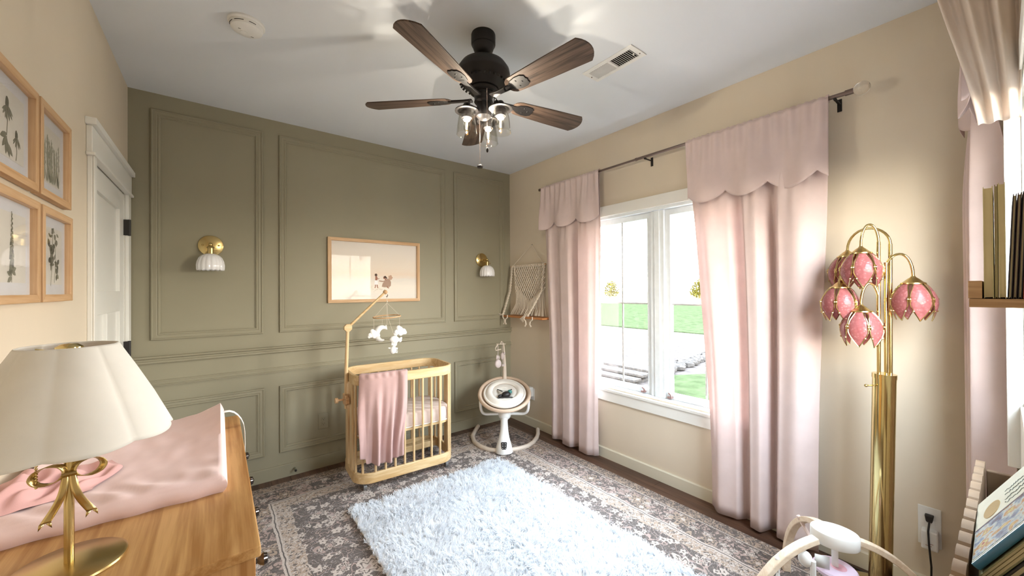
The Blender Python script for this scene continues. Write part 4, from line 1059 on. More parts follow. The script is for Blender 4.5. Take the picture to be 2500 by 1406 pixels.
def sheep(cx, cy, cz, s_, ang):
    R_ = Matrix.Translation((cx, cy, cz)) @ Matrix.Rotation(ang, 4, 'Y')
    mb = MB()
    mb.ball((0, 0, 0), .034 * s_, 14, 10, (1.12, .7, .86))
    mb.ball((.046 * s_, 0, -.002), .015 * s_, 10, 8, (1, .85, 1.15)); mb.ball((.050 * s_, -.004, .014 * s_), .010 * s_, 8, 6)
    for dx in (-.018, -.004, .012, .022): mb.tube([(dx * s_, -.006 if dx < 0 else .006, -.022 * s_), (dx * s_, -.006 if dx < 0 else .006, -.044 * s_)], .0045 * s_, 6)
    mb.ball((.012 * s_, .004, .034 * s_), .012 * s_, 8, 6, (.55, .5, 1.4)); mb.ball((.046 * s_, .012 * s_, .008 * s_), .006 * s_, 6, 5, (.5, 1.4, .6))
    mb.v = [R_ @ p for p in mb.v]; return mb
obj('felt_sheep', sheep(MXc + .022, PYm - .10, 1.052, 1.0, .12), M['felt'], mo)
obj('felt_sheep', sheep(MXc + .012, PYm - .098, .972, .82, -1.35), M['felt'], mo)
obj('felt_star', MB().ball((MXc + .026, PYm + .10, 1.132), .011, 10, 8).ball((MXc + .026, PYm + .10, 1.146), .006, 8, 6), M['felt'], mo)

# ---------------------------------------------------------------- baby swing
sw = thing('baby_swing', 'round white and beige baby swing on a curved stand in the corner', 'baby swing', (2.47, -.62, 0))
bp = [(2.575, -.085, .030), (2.500, -.150, .0225), (2.395, -.262, .0205), (2.335, -.395, .0205), (2.325, -.520, .0205), (2.350, -.620, .0205), (2.410, -.700, .0205), (2.470, -.730, .0205), (2.560, -.760, .0205), (2.660, -.770, .0205), (2.760, -.735, .0205), (2.860, -.672, .0205), (2.930, -.610, .0225), (2.985, -.545, .034)]
obj('base_tube', MB().tube(bp, .0195, 14), M['warmwhite'], sw)
ped = MB()
secs = [(2.436, -.722, .010, .075), (2.437, -.720, .030, .074), (2.441, -.714, .070, .066), (2.452, -.700, .125, .048), (2.472, -.675, .180, .036), (2.498, -.640, .240, .032), (2.512, -.622, .262, .033)]
ped.tube([(x, y, z) for x, y, z, r_ in secs], [r_ for *_, r_ in secs], 20)
ped.v = [Vector((p.x, p.y, max(.0095, p.z))) for p in ped.v]
obj('pedestal', ped, M['white'], sw)
ax_ = Vector((-.6, -.8, 0)); sd_ = Vector((.8, -.6, 0))     # towards the front, towards the right of the photo
cp = Vector((2.4415, -.7135, .085)) + ax_ * .058
Rpan = Matrix(((sd_.x, 0, ax_.x, cp.x), (sd_.y, 0, ax_.y, cp.y), (0, 1, 0, cp.z), (0, 0, 0, 1))) @ Matrix.Rotation(math.radians(-20), 4, 'X')
obj('control_panel', (lambda mb: (setattr(mb, 'v', [Rpan @ p for p in mb.v]), mb)[1])(MB().prism([(x, y, 0) for x, y in [(-.026, .030), (.026, .030), (.024, -.004), (.018, -.030), (-.018, -.030), (-.024, -.004)]], (0, 0, .012))), M['black'], sw, smooth=False, bevel=.006)
pb = MB()
for k in range(3):
    for j in range(2): pb.ball(Rpan @ Vector((-.011 + .022 * j, .016 - .018 * k, .0125)), .0035, 8, 6)
obj('panel_button', pb, M['white'], sw)
HUB = Vector((2.530, -.605, .292))
obj('hub', MB().ball(HUB, .058, 20, 14, (1, 1, .9)).lathe([(.040, .318), (.055, .326), (.052, .350), (.030, .356), (0, .357)], (HUB.x, HUB.y, 0), 22), M['white'], sw)
RC = Vector((2.545, -.585, .478)); tilt = math.radians(17)
nrm = (Vector((0, 0, 1)) * math.cos(tilt) + ax_ * math.sin(tilt)); fw_ = (ax_ * math.cos(tilt) - Vector((0, 0, 1)) * math.sin(tilt))
def seat_pt(a, rx_, ry_, h=0.0, oy=0.0): return RC + sd_ * (rx_ * math.cos(a)) + fw_ * (ry_ * math.sin(a) + oy) + nrm * h
def ringt(rx_, ry_, h, r, oy=0.0): return MB().tube([seat_pt(2 * PI * k / 40, rx_, ry_, h, oy) for k in range(41)], r, 10, caps=False)
obj('seat_ring', ringt(.230, .278, 0, .0165), plain('beige_ring', 'cbb39d', .5), sw)
def seat_fn(u, v):
    a = 2 * PI * u; s_ = v; rr_ = lerp(.226, 0, s_); ry_ = lerp(.272, 0, s_)
    return seat_pt(a, rr_, ry_, -.060 * (1 - (1 - s_) ** 2) - .004)
obj('fabric_sling', MB().grid(seat_fn, 40, 8), M['taupe'], sw)
def cush_fn(rx_, ry_, h0, rim, oy, dip=.026):
    def fn(u, v):
        a = 2 * PI * u; s_ = v
        k = 1 - s_; bulge = rim * math.sin(PI * min(1, s_ / .5)) if s_ < .5 else 0
        return seat_pt(a, rx_ * k, ry_ * k, h0 + bulge - dip * sstep(.3, .8, s_), oy)
    return fn
obj('cushion', MB().grid(cush_fn(.186, .226, -.006, .034, -.012), 44, 16), M['cream'], sw)
obj('cushion_edge', ringt(.186, .226, -.004, .012, -.012), M['cream'], sw)
obj('inner_pad', MB().grid(cush_fn(.118, .155, .010, .006, .005, .010), 36, 12), M['cream'], sw)
obj('inner_pad_seam', ringt(.118, .155, .010, .003, .005), M['taupe'], sw)
fl_ = MB()
for k, (t_, w_) in enumerate(((-.085, .07), (-.050, .085), (-.015, .075))): fl_.tube([seat_pt(0, 0, 0, .004, t_) + sd_ * (-w_), seat_pt(0, 0, 0, .012, t_ + .008) + sd_ * -.01, seat_pt(0, 0, 0, .004, t_) + sd_ * w_], [.004, .011, .004], 8)
obj('pad_fold', fl_, M['cream'], sw)
hb = MB()
for s_ in (-1, 1): hb.tube([seat_pt(0, 0, 0, .010, -.045) + sd_ * .060 * s_, seat_pt(0, 0, 0, .026, .0) + sd_ * .052 * s_, seat_pt(0, 0, 0, .030, .055) + sd_ * .016 * s_], .013, 6, flat=.4)
obj('harness_strap', hb, plain('pale_harness', 'd5cec2', .8), sw)
obj('harness_buckle', MB().ball(seat_pt(0, 0, 0, .034, .070) + sd_ * .016, .036, 12, 8, (1.25, 1, .7)).ball(seat_pt(0, 0, 0, .030, .088) + sd_ * -.035, .020, 10, 6, (1.6, .8, .6)).tube([seat_pt(0, 0, 0, .012, .105) + sd_ * -.075, seat_pt(0, 0, 0, .024, .100), seat_pt(0, 0, 0, .014, .095) + sd_ * .075], .008, 6), M['black'], sw)
hl = MB()
for s_ in (-1, 1): hl.tube([seat_pt(0, 0, 0, .022, -.03) + sd_ * (.066 * s_), seat_pt(0, 0, 0, .040, .03) + sd_ * (.030 * s_ + .01)], .0045, 6)
obj('harness_edge', hl, M['black'], sw)
obj('harness_label', MB().ball(seat_pt(0, 0, 0, .044, .045) + sd_ * .048, .022, 10, 6, (.9, 1.1, .8)), plain('teal_label', '3d7d79', .6), sw)
for s_ in (-1, 1):
    P0 = seat_pt(math.radians(90 - 66 * s_), .236, .284, -.004); P3 = HUB + sd_ * .040 * s_ + Vector((0, 0, .006))
    P1_, P2_ = P0 - Vector((0, 0, .150)), P3 + sd_ * .150 * s_ + Vector((0, 0, .004))
    cv = [P0 * (1 - t) ** 3 + P1_ * 3 * t * (1 - t) ** 2 + P2_ * 3 * t * t * (1 - t) + P3 * t ** 3 for t in [k / 14 for k in range(15)]]
    sup = MB().tube(cv, .0125, 12)
    obj('seat_support', sup, M['white'], sw)
bk = RC - ax_ * .255 + Vector((0, 0, .06))
obj('toy_pole', MB().tube([bk, bk + Vector((0, 0, .13)), bk + Vector((-.003, .0, .27)), bk + ax_ * .02 + Vector((-.01, 0, .365)), bk + ax_ * .06 + Vector((-.035, 0, .395)), bk + ax_ * .09 + Vector((-.05, 0, .375))], [.022, .019, .010, .006, .005, .005], 10), M['warmwhite'], sw)
tp = bk + ax_ * .07 + Vector((-.040, 0, .372))
obj('toy_cross', MB().tube([tp - sd_ * .045, tp + sd_ * .045], .004, 6).tube([tp + sd_ * -.03, tp + sd_ * -.055 + Vector((0, 0, -.04)), tp + sd_ * -.050 + Vector((0, 0, -.062)), tp + sd_ * .0 + Vector((0, 0, -.05))], .0055, 6), M['warmwhite'], sw)
obj('hanging_toy', MB().ball(tp + sd_ * -.030 + Vector((0, 0, -.190)), .036, 14, 10, (1, .7, 1.15)).ball(tp + sd_ * -.040 + Vector((0, 0, -.130)), .015, 8, 6, (.6, .5, 1.6)).ball(tp + sd_ * -.022 + Vector((0, 0, -.130)), .013, 8, 6, (.6, .5, 1.6)).tube([tp + sd_ * -.03, tp + sd_ * -.03 + Vector((0, 0, -.13))], .002, 5), plain('lilac_plush', 'd6c9c9', .95), sw)
obj('hanging_toy', MB().ball(tp + sd_ * .012 + Vector((0, 0, -.115)), .026, 12, 8, (.8, .7, 1.3)).ball(tp + sd_ * .030 + Vector((0, 0, -.090)), .012, 8, 6).tube([tp + sd_ * .012, tp + sd_ * .012 + Vector((0, 0, -.1))], .002, 5).tube([tp + sd_ * .014 + Vector((0, 0, -.14)), tp + sd_ * .018 + Vector((0, 0, -.20))], .002, 5).box(tuple(tp + sd_ * .010 + Vector((-.010, -.012, -.215))), tuple(tp + sd_ * .010 + Vector((.022, .004, -.195)))), plain('grey_plush', 'bdb0ac', .95), sw)

# ---------------------------------------------------------------- outlets
def outlet_plate(t, face, mat, ax, c, w, h):
    """ax 0: right wall (normal -x), ax 1: far wall (normal -y)"""
    (a, z) = c
    def B(a0, a1, z0, z1, d0, d1): return ((W - d1, a0, z0), (W - d0, a1, z1)) if ax == 0 else ((a0, -d1, z0), (a1, -d0, z1))
    obj('cover_plate', MB().box(*B(a - w / 2, a + w / 2, z - h / 2, z + h / 2, 0, .006)), mat, t, smooth=False, bevel=.0025)
    for dz_ in (-.0195, .0195):
        f = obj('receptacle', MB().box(*B(a - .017, a + .017, z + dz_ - .0145, z + dz_ + .0145, .006, .009)), face, t, smooth=False, bevel=.003)
        sl = MB()
        for da in (-.0065, .0065): sl.box(*B(a + da - .001, a + da + .001, z + dz_ - .002, z + dz_ + .007, .009, .0094))
        sl.box(*B(a - .0025, a + .0025, z + dz_ - .010, z + dz_ - .006, .009, .0094))
        obj('slot', sl, M['black'], f, smooth=False)
og = thing('wall_outlet', 'green-painted wall outlet low on the green wall left of the crib', 'outlet', (1.134, 0, .370))
outlet_plate(og, M['green'], M['green'], 1, (1.134, .370), .076, .122)
orr = thing('wall_outlet', 'white wall outlet right of the floor lamp with a black plug in it', 'outlet', (W, -3.190, .325))
outlet_plate(orr, M['white'], M['white'], 0, (-3.190, .322), .074, .180)
ad = thing('power_adapter', 'white box power adapter in the lower half of the right outlet', 'adapter', (W - .02, -3.192, .272))
obj('body', MB().box((W - .052, -3.220, .232), (W - .0095, -3.166, .318)), M['white'], ad, smooth=False, bevel=.006)
obj('print_mark', MB().box((W - .0524, -3.200, .252), (W - .0519, -3.180, .254)).box((W - .0524, -3.205, .262), (W - .0519, -3.190, .264)), plain('red_print', 'a06a5c', .7), ad, smooth=False)
sp_ = thing('outlet_charger', 'stacked white plug adapters on the right wall beside the baby swing', 'adapter', (W, -.37, .35))
obj('cover_plate', MB().box((W - .006, -.408, .278), (W, -.330, .400)), M['white'], sp_, smooth=False, bevel=.0025)
obj('plug_box', MB().box((W - .052, -.395, .318), (W - .006, -.338, .415)), M['white'], sp_, smooth=False, bevel=.005)
obj('plug_box', MB().box((W - .085, -.388, .262), (W - .0525, -.328, .345)), M['white'], sp_, smooth=False, bevel=.005)
ds = thing('door_stop', 'small spring door stop on the green baseboard left of the crib', 'door stop', (.925, -.015, .055))
spp = [(.925 + .006 * math.cos(k * .9), -.015 - .004 - k * .0009, .055 + .006 * math.sin(k * .9)) for k in range(60)]
obj('spring', MB().tube(spp, .0013, 5), plain('green_painted_spring', '77765f', .5), ds)
obj('tip', MB().ball((.925, -.075, .055), .009, 10, 8), M['black'], ds)
# ---------------------------------------------------------------- tulip floor lamp
LX, LY = 2.85, -3.052
fl2 = thing('floor_lamp', 'polished brass floor lamp with five pink glass tulip shades beside the right curtain', 'floor lamp', (LX, LY, 0))
obj('base', MB().lathe([(0, .0005), (.165, .0005), (.172, .006), (.170, .014), (.150, .022), (.090, .032), (.055, .044), (.048, .060), (.044, .066), (0, .066)], (LX, LY, 0), 48), M['brass'], fl2)
obj('stem', MB().tube([(LX, LY, .055), (LX, LY - .022, 1.036)], [.0405, .0405], 32).tube([(LX, LY - .0215, 1.020), (LX, LY - .022, 1.040)], .0425, 32), M['brass'], fl2)
obj('switch', MB().tube([(LX - .030, LY + .012, .985), (LX - .056, LY + .030, .985)], .004, 8).ball((LX - .058, LY + .031, .985), .007, 8, 6), M['brass_satin'], fl2)
def glass_petal_mat():
    m, nt, b, o = new_mat('rose_embossed_glass'); v = coords(nt)
    vo = N(nt, 'ShaderNodeTexVoronoi'); vo.inputs['Scale'].default_value = 95; nt.links.new(v, vo.inputs['Vector'])
    nt.links.new(ramp(nt, vo.outputs['Distance'], [(.0, lin('dfa9a7')), (.30, lin('c07a7a')), (1, lin('b46c6d'))]), b.inputs['Base Color'])
    setin(b, Roughness=.18); b.inputs['Transmission Weight'].default_value = .55; b.inputs['IOR'].default_value = 1.3
    add_bump(nt, b, vo.outputs['Distance'], .35, .002)
    return m
M['petal'] = glass_petal_mat()
RV = [(0, .035), (.10, .050), (.25, .064), (.42, .0735), (.58, .074), (.72, .069), (.86, .061), (1.0, .053)]
def rv(v):
    for (v0, r0), (v1, r1) in zip(RV[:-1], RV[1:]):
        if v <= v1: return lerp(r0, r1, (v - v0) / (v1 - v0))
    return RV[-1][1]
def ha(v): return math.radians(27.5) * ((.70 + .30 * sstep(0, .3, v)) if v < .55 else max(0.0, 1 - ((v - .55) / .45) ** 1.5))
def tulip(c, spin, label_scale=1.0):
    c = Vector(c)
    cap = obj('tulip_shade', MB().lathe([(.006, .004), (.009, -.002), (.018, -.009), (.031, -.022), (.040, -.027), (.041, -.032), (.038, -.035), (.0, -.033)], c, 28), M['brass_satin'], fl2)
    pv = lambda u, v, a0, dr=0: c + Vector(((rv(v) + dr) * math.cos(a0 + u * ha(v)), (rv(v) + dr) * math.sin(a0 + u * ha(v)), -.030 - .160 * v))
    for k in range(6):
        a0 = spin + k * PI / 3
        obj('petal', MB().grid(lambda u, v: pv(u * 2 - 1, v * .995, a0), 8, 14), M['petal'], cap, solid=.0022)
        edge_ = [pv(-1, t / 14, a0, .001) for t in range(15)] + [pv(1, t / 14, a0, .001) for t in range(14, -1, -1)]
        fr_ = MB().tube(edge_, .0021, 6)
        for t_ in (.42, .74):
            for s_ in (-1, 1): fr_.ball(pv(s_, t_, a0, .003), .0042, 6, 5)
        fr_.tube([pv(-1, .36, a0, .002), pv(-1, .50, a0, .002)], .0036, 6); fr_.tube([pv(1, .36, a0, .002), pv(1, .50, a0, .002)], .0036, 6)
        obj('petal_frame', fr_, M['brass'], cap)
    obj('socket', MB().tube([c + Vector((0, 0, -.034)), c + Vector((0, 0, -.085))], .016, 14), M['white'], cap)
def arc(p0, p1, top, n=14):
    p0, p1 = Vector(p0), Vector(p1); o = []
    for k in range(n + 1):
        t = k / n; a = PI * t
        w = .5 - .5 * math.cos(a)
        z = (lerp(p0.z, p1.z, t) + (top - max(p0.z, p1.z)) * math.sin(a) + (max(p0.z, p1.z) - lerp(p0.z, p1.z, t)) * math.sin(a))
        o.append((lerp(p0.x, p1.x, w), lerp(p0.y, p1.y, w), z))
    return o
poles = [(LX - .016, LY - .006, .0), (LX - .004, LY - .028, .0), (LX + .018, LY - .040, .0)]
tops = [1.640, 1.545, 1.630]
shades = [((2.820, -3.004, 1.621), 0, 1.640, 1.722, .30), ((2.915, -2.938, 1.615), 2, 1.630, 1.712, .1), ((2.828, -2.926, 1.462), 1, 1.470, 1.560, .5), ((2.800, -3.006, 1.352), 0, 1.350, 1.452, .0), ((2.850, -3.168, 1.478), 1, 1.520, 1.580, .45)]
for k, (x, y, z) in enumerate(poles):
    obj('pole', MB().tube([(x, y, 1.03), (x, y - .004, tops[k])], .0072, 12), M['brass'], fl2)
for (c, pk, z0, top, spin) in shades:
    p = poles[pk]
    obj('arm', MB().tube(arc((p[0], p[1] - .004, z0), (c[0], c[1], c[2] + .002), top), .0055, 10), M['brass'], fl2)
    tulip(c, spin)

obj('plug', MB().prism([(W - .010, y, z) for y, z in ((-3.206, .383), (-3.176, .383), (-3.181, .352), (-3.201, .352))], (-.026, 0, 0)), M['black'], fl2, smooth=False, bevel=.004)
obj('cord', MB().tube([(W - .030, -3.192, .356), (W - .058, -3.190, .32), (W - .066, -3.193, .26), (W - .050, -3.198, .16), (W - .040, -3.196, .07), (W - .045, -3.17, .0045), (W - .06, -3.05, .0042), (W - .045, -2.93, .0042), (W - .04, -2.82, .0042), (W - .06, -2.86, .0042), (2.90, -2.95, .0042)], .0036, 8), M['black'], fl2)

# ---------------------------------------------------------------- dresser, changing pad, table lamp
DX, DY0, DY1, DZ = .530, -2.400, -1.275, .870
dr = thing('dresser', 'honey pine dresser against the left wall with a changing pad on top', 'dresser', (.27, (DY0 + DY1) / 2, 0))
obj('top', MB().box((.012, DY0, DZ - .024), (DX, DY1, DZ)), M['pine'], dr, smooth=False, bevel=.003)
obj('side_panel', MB().box((.018, DY0 + .012, .06), (DX - .030, DY0 + .032, DZ - .024)), M['pine_z'], dr, smooth=False)
obj('side_panel', MB().box((.018, DY1 - .032, .06), (DX - .030, DY1 - .012, DZ - .024)), M['pine_z'], dr, smooth=False)
obj('back_panel', MB().box((.018, DY0 + .032, .06), (.026, DY1 - .032, DZ - .024)), M['pine_z'], dr, smooth=False)
ff = MB()
ff.box((DX - .030, DY0 + .012, .06), (DX - .012, DY0 + .055, DZ - .024)); ff.box((DX - .030, DY1 - .055, .06), (DX - .012, DY1 - .012, DZ - .024))
for z in (.06, .315, .575, .820): ff.box((DX - .030, DY0 + .055, z), (DX - .012, DY1 - .055, z + .026))
ff.box((DX - .030, (DY0 + DY1) / 2 - .016, .086), (DX - .012, (DY0 + DY1) / 2 + .016, .820))
obj('face_frame', ff, M['pine_z'], dr, smooth=False)
for z0, z1 in ((.086, .315), (.341, .575), (.601, .820)):
    for a, b in ((DY0 + .058, (DY0 + DY1) / 2 - .019), ((DY0 + DY1) / 2 + .019, DY1 - .058)):
        d_ = obj('drawer', MB().box((DX - .028, a, z0 + .003), (DX - .006, b, z1 - .003)), M['pine'], dr, smooth=False, bevel=.003)
        for yk in (a + .14, b - .075):
            obj('knob', MB().lathe([(0, 0), (.008, 0), (.006, .012), (.012, .018), (.016, .026), (.013, .034), (0, .038)], (DX - .006, yk, (z0 + z1) / 2 + .012), 18, Matrix.Rotation(PI / 2, 3, 'Y')), M['chrome'], d_)
for x in (.03, DX - .075):
    for y in (DY0 + .015, DY1 - .065): obj('leg', MB().box((x, y, 0.0005 if x < .4 else .0095), (x + .045, y + .05, .06)), M['pine_z'], dr, smooth=False)
PX0, PX1, PY0, PY1 = .050, .462, -2.065, -1.385
pad = thing('changing_pad', 'contoured changing pad in a pale pink jersey cover on the dresser', 'changing pad', ((PX0 + PX1) / 2, (PY0 + PY1) / 2, DZ))
def pad_top(x, y):
    s_ = (x - (PX0 + PX1) / 2) / ((PX1 - PX0) / 2); t = (y - PY0) / (PY1 - PY0)
    far = sstep(.10, 1.0, t)
    h_ = .034 + .016 * far + abs(s_) ** 2.6 * lerp(.018, .054, far) * (1 - .22 * sstep(.90, 1, t))
    h_ += .016 * sstep(.25, 0, t) * (1 - abs(s_) ** 2) + .004 * noise.noise(Vector((x * 22, y * 14, 3)))
    return h_
def pad_fn(u, v):
    # u around the width (wraps down both sides), v along the length (wraps down both ends)
    def wrap(q):
        if q < .10: return 0.0, q / .10
        if q > .90: return 1.0, (1 - q) / .10
        return (q - .10) / .80, 1.0
    su, du = wrap(u); sv, dv = wrap(v)
    x = lerp(PX0, PX1, su); y = lerp(PY0, PY1, sv)
    e = min(du, dv)
    z = pad_top(x, y) * (e if e < 1 else 1)
    puff = .012 * math.sin(PI * min(1, e)) if e < 1 else 0
    if du < 1: x += (puff + .004 * (1 - du)) * (1 if su > .5 else -1)
    if dv < 1: y += (puff + .003 * (1 - dv)) * (1 if sv > .5 else -1) + .003 * math.sin(x * 60) * (1 - dv) * (1 if sv < .5 else 0)
    if e > .98:
        z += .0035 * math.sin((x * 1.6 + y) * 45 + 3 * noise.noise(Vector((x * 8, y * 8, 0)))) * sstep(.30, .04, sv)
    r_ = Vector((x, y, DZ + max(.0004, z)))
    return r_
obj('cover', MB().grid(pad_fn, 60, 80), M['padpink'], pad, angle=80)
def strap_fn(u, v):
    path = [(.462, -1.458, .936), (.476, -1.457, .941), (.492, -1.456, .940), (.507, -1.455, .932), (.520, -1.455, .918), (.531, -1.456, .900), (.539, -1.457, .878), (.5425, -1.459, .850), (.5435, -1.462, .80), (.5415, -1.466, .735)]
    t = v * (len(path) - 1); k = min(int(t), len(path) - 2); p = Vector(path[k]).lerp(Vector(path[k + 1]), t - k)
    return p + Vector((0, lerp(-.013, .013, u), 0))
obj('strap', MB().grid(strap_fn, 2, 36), M['felt'], pad, solid=.002)
def bunch_fn(u, v):
    a, b_ = u * 2 - 1, v * 2 - 1
    x = .112 + .100 * a + .020 * math.sin(b_ * 3 + 1); y = -1.885 + .105 * b_ + .055 * a
    edge_ = (1 - a ** 4) * (1 - b_ ** 4)
    z = DZ + pad_top(min(max(x, PX0), PX1), min(max(y, PY0), PY1)) + .004 + edge_ * (.020 + .026 * (1 - sstep(-.9, .3, a)) + .010 * math.sin(a * 7 + b_ * 5 + 2 * noise.noise(Vector((a * 2, b_ * 2, 5)))) + .006 * math.sin(a * 15 - b_ * 4))
    return (x, y, z)
bunch = thing('shaded_cover_bunch', 'bunched changing pad cover, its shadow put into the rose colour, behind the lamp bow', 'cloth', (.11, -1.88, DZ + .04))  # separate piece for the bunched pad cover, shadow painted into its colour
obj('cloth', MB().grid(bunch_fn, 48, 44), M['shaded_cover'], bunch, angle=80)
obj('care_tag', MB().grid(lambda u, v: (.020 + .008 * u - .016 * v, -1.965 + .022 * u, DZ + .103 + .004 * math.sin(u * 3) + .004 * v), 4, 4), M['cream'], bunch, solid=.0006)

TX, TY = .215, -2.236
tl = thing('table_lamp', 'satin brass table lamp with an ivory scalloped shade and a brass bow', 'table lamp', (TX, TY, DZ))
obj('base', MB().lathe([(0, DZ + .0004), (.084, DZ + .0004), (.086, DZ + .003), (.085, DZ + .007), (.080, DZ + .010), (.012, DZ + .0125), (0, DZ + .0125)], (TX, TY, 0), 56), M['brass_satin'], tl)
obj('stem', MB().tube([(TX, TY, DZ + .010), (TX, TY, 1.185)], .0075, 18), M['brass_satin'], tl)
shp = [(.070, 1.322), (.0725, 1.318), (.098, 1.268), (.128, 1.205), (.157, 1.141), (.160, 1.134)]
def lobed(prof, n=144, L=8, dep=.045):
    vs = []
    for r, z in prof:
        for k in range(n):
            w = 2 * PI * k / n + .35
            q_ = r * (1 - dep + dep * abs(math.sin(w * L / 2)) ** .55)
            vs.append((TX + q_ * math.cos(w), TY + q_ * math.sin(w), z - .006 * abs(math.sin(w * L / 2)) * (1 if z < 1.15 else 0)))
    return MB().add(vs, [(i * n + k, i * n + (k + 1) % n, (i + 1) * n + (k + 1) % n, (i + 1) * n + k) for i in range(len(prof) - 1) for k in range(n)])
shd = obj('lamp_shade', lobed(shp), M['shade'], tl, solid=.0016, angle=60)
rg = MB()
for k in range(3):
    a = k * 2 * PI / 3 + .4; rg.tube([(TX, TY, 1.306), (TX + .068 * math.cos(a), TY + .068 * math.sin(a), 1.314)], .0016, 6)
obj('shade_spider', rg, M['brass'], shd)
obj('finial', MB().lathe([(0, 1.326), (.012, 1.325), (.020, 1.319), (.021, 1.313), (.008, 1.308), (.007, 1.296), (0, 1.296)], (TX, TY, 0), 24), M['brass'], tl)
obj('harp_stem', MB().tube([(TX, TY, 1.18), (TX, TY, 1.30)], .004, 8), M['brass'], tl)
obj('bulb', MB().lathe([(.012, 1.185), (.013, 1.20), (.026, 1.225), (.028, 1.245), (.020, 1.266), (0, 1.274)], (TX, TY, 0), 20), M['milk'], tl)
# brass ribbon bow, facing the camera
fwd_ = Vector((TX - CAM.x, TY - CAM.y, 0)).normalized(); rt_ = Vector((-fwd_.y, fwd_.x, 0)) * -1
BC = Vector((TX, TY, 1.064)) - fwd_ * .009
def ribbon(path, w0, w1, side=Vector((0, 0, 1)), tw=0.0):
    def fn(u, v):
        t = v * (len(path) - 1); k = min(int(t), len(path) - 2); a, b_ = Vector(path[k]), Vector(path[k + 1]); p = a.lerp(b_, t - k)
        return p + side * (u - .5) * lerp(w0, w1, v)
    return MB().grid(fn, 3, 24)
bow = obj('bow', MB().tube([BC + rt_ * -.010, BC + rt_ * .010], .009, 10, flat=.5), M['brass_satin'], tl)
for s_ in (-1, 1):
    lp = []
    for k in range(17):
        a = 2 * PI * k / 16
        lp.append(BC + rt_ * s_ * (.004 + .022 * (1 - math.cos(a))) + Vector((0, 0, 1)) * (.018 * math.sin(a)) + Vector((0, 0, .005)))
    obj('bow_loop', ribbon(lp, .015, .015, (fwd_ * -.72 + rt_ * s_ * .70)), M['brass_satin'], bow, solid=.0012)
    tlp = [BC + rt_ * s_ * (.005 + .026 * t - .006 * math.sin(t * PI)) + Vector((0, 0, -.004 - .085 * t)) - fwd_ * (.004 * math.sin(t * 5)) for t in [k / 10 for k in range(11)]]
    tb = ribbon(tlp, .010, .015, rt_)
    e1 = tlp[-1]
    tb.add([e1 - rt_ * .008, e1 - rt_ * .009 + Vector((0, 0, -.012)), e1 - rt_ * .001 + Vector((0, 0, -.001))], [(0, 1, 2)]); tb.add([e1 + rt_ * .008, e1 + rt_ * .009 + Vector((0, 0, -.012)), e1 + rt_ * .001 + Vector((0, 0, -.001))], [(0, 1, 2)])
    obj('bow_tail', tb, M['brass_satin'], bow, solid=.0012)
ch = MB()
for k in range(16): ch.ball(Vector((TX, TY, 1.128 - .0052 * k)) - rt_ * .042 - fwd_ * .006, .0026, 6, 5)
obj('pull_chain', ch, M['brass'], tl)
obj('chain_ball', MB().ball(Vector((TX, TY, 1.108)) + rt_ * .036 - fwd_ * .004, .0075, 14, 10), M['brass'], tl)

# ---------------------------------------------------------------- baby play gym in front of the floor lamp
GX, GY, GH = 2.410, -2.985, .440
gym = thing('play_gym', 'wooden baby play gym with a white hub and hanging toys at the lower right', 'play gym', (GX, GY, 0))
hub_o = []
va = Vector((CAM.x - GX, CAM.y - GY, 0)).normalized(); vs_ = Vector((-va.y, va.x, 0))
def hubpt(a, k=1.0): return Vector((GX, GY, 0)) + vs_ * (.078 * k * math.cos(a)) + va * (.062 * k * math.sin(a))
hb_ = MB(); n_ = 40; vsl = []
for kk, z in ((.97, GH - .030), (1.0, GH - .026), (1.0, GH + .012), (.97, GH + .017), (.90, GH + .019)):
    vsl += [hubpt(2 * PI * k / n_, kk) + Vector((0, 0, z)) for k in range(n_)]
hb_.add(vsl, [(i * n_ + k, i * n_ + (k + 1) % n_, (i + 1) * n_ + (k + 1) % n_, (i + 1) * n_ + k) for i in range(4) for k in range(n_)] + [tuple(range(n_))[::-1], tuple(4 * n_ + k for k in range(n_))])
obj('hub', hb_, M['white'], gym)
for deg, R in ((148, .40), (40, .40), (308, .36)):
    a = math.radians(deg); dd = Vector((math.cos(a), math.sin(a), 0)); pp_ = Vector((-dd.y, dd.x, 0)); mb = MB(); n_ = 18; vs2 = []
    for k in range(n_ + 1):
        w = PI / 2 * lerp(.13, 1.0, k / n_)
        p = Vector((GX, GY, .010)) + dd * (R * math.sin(w)) + Vector((0, 0, (GH - .014) * math.cos(w) ** .9))
        nr = (dd * math.sin(w) * (GH / R) + Vector((0, 0, math.cos(w)))).normalized()
        for su, sn in ((-1, -1), (1, -1), (1, 1), (-1, 1)): vs2.append(p + pp_ * .0165 * su + nr * .0115 * sn)
    for q in range(len(vs2)): vs2[q] = Vector((vs2[q].x, vs2[q].y, max(vs2[q].z, .0095)))
    mb.add(vs2, [(k * 4 + j, k * 4 + (j + 1) % 4, (k + 1) * 4 + (j + 1) % 4, (k + 1) * 4 + j) for k in range(n_) for j in range(4)] + [(3, 2, 1, 0), tuple(n_ * 4 + j for j in range(4))])
    obj('leg', mb, M['pale_wood'], gym, smooth=False, bevel=.003)
def legpt(deg, R, f, h=0):
    a = math.radians(deg); w = PI / 2 * f
    return Vector((GX + R * math.sin(w) * math.cos(a), GY + R * math.sin(w) * math.sin(a), .010 + (GH - .014) * math.cos(w) ** .9 + h))
lil = plain('lilac_disc', 'ddc9dc', .5)
obj('hanger', MB().tube([(GX, GY, GH - .03), (GX + .004, GY, GH - .130)], .011, 8, flat=.4), M['white'], gym)
toy = obj('toy_disc', MB().lathe([(0, .012), (.066, .012), (.072, .006), (.072, -.004), (.066, -.010), (0, -.010)], (GX + .004, GY, GH - .140), 36), lil, gym)
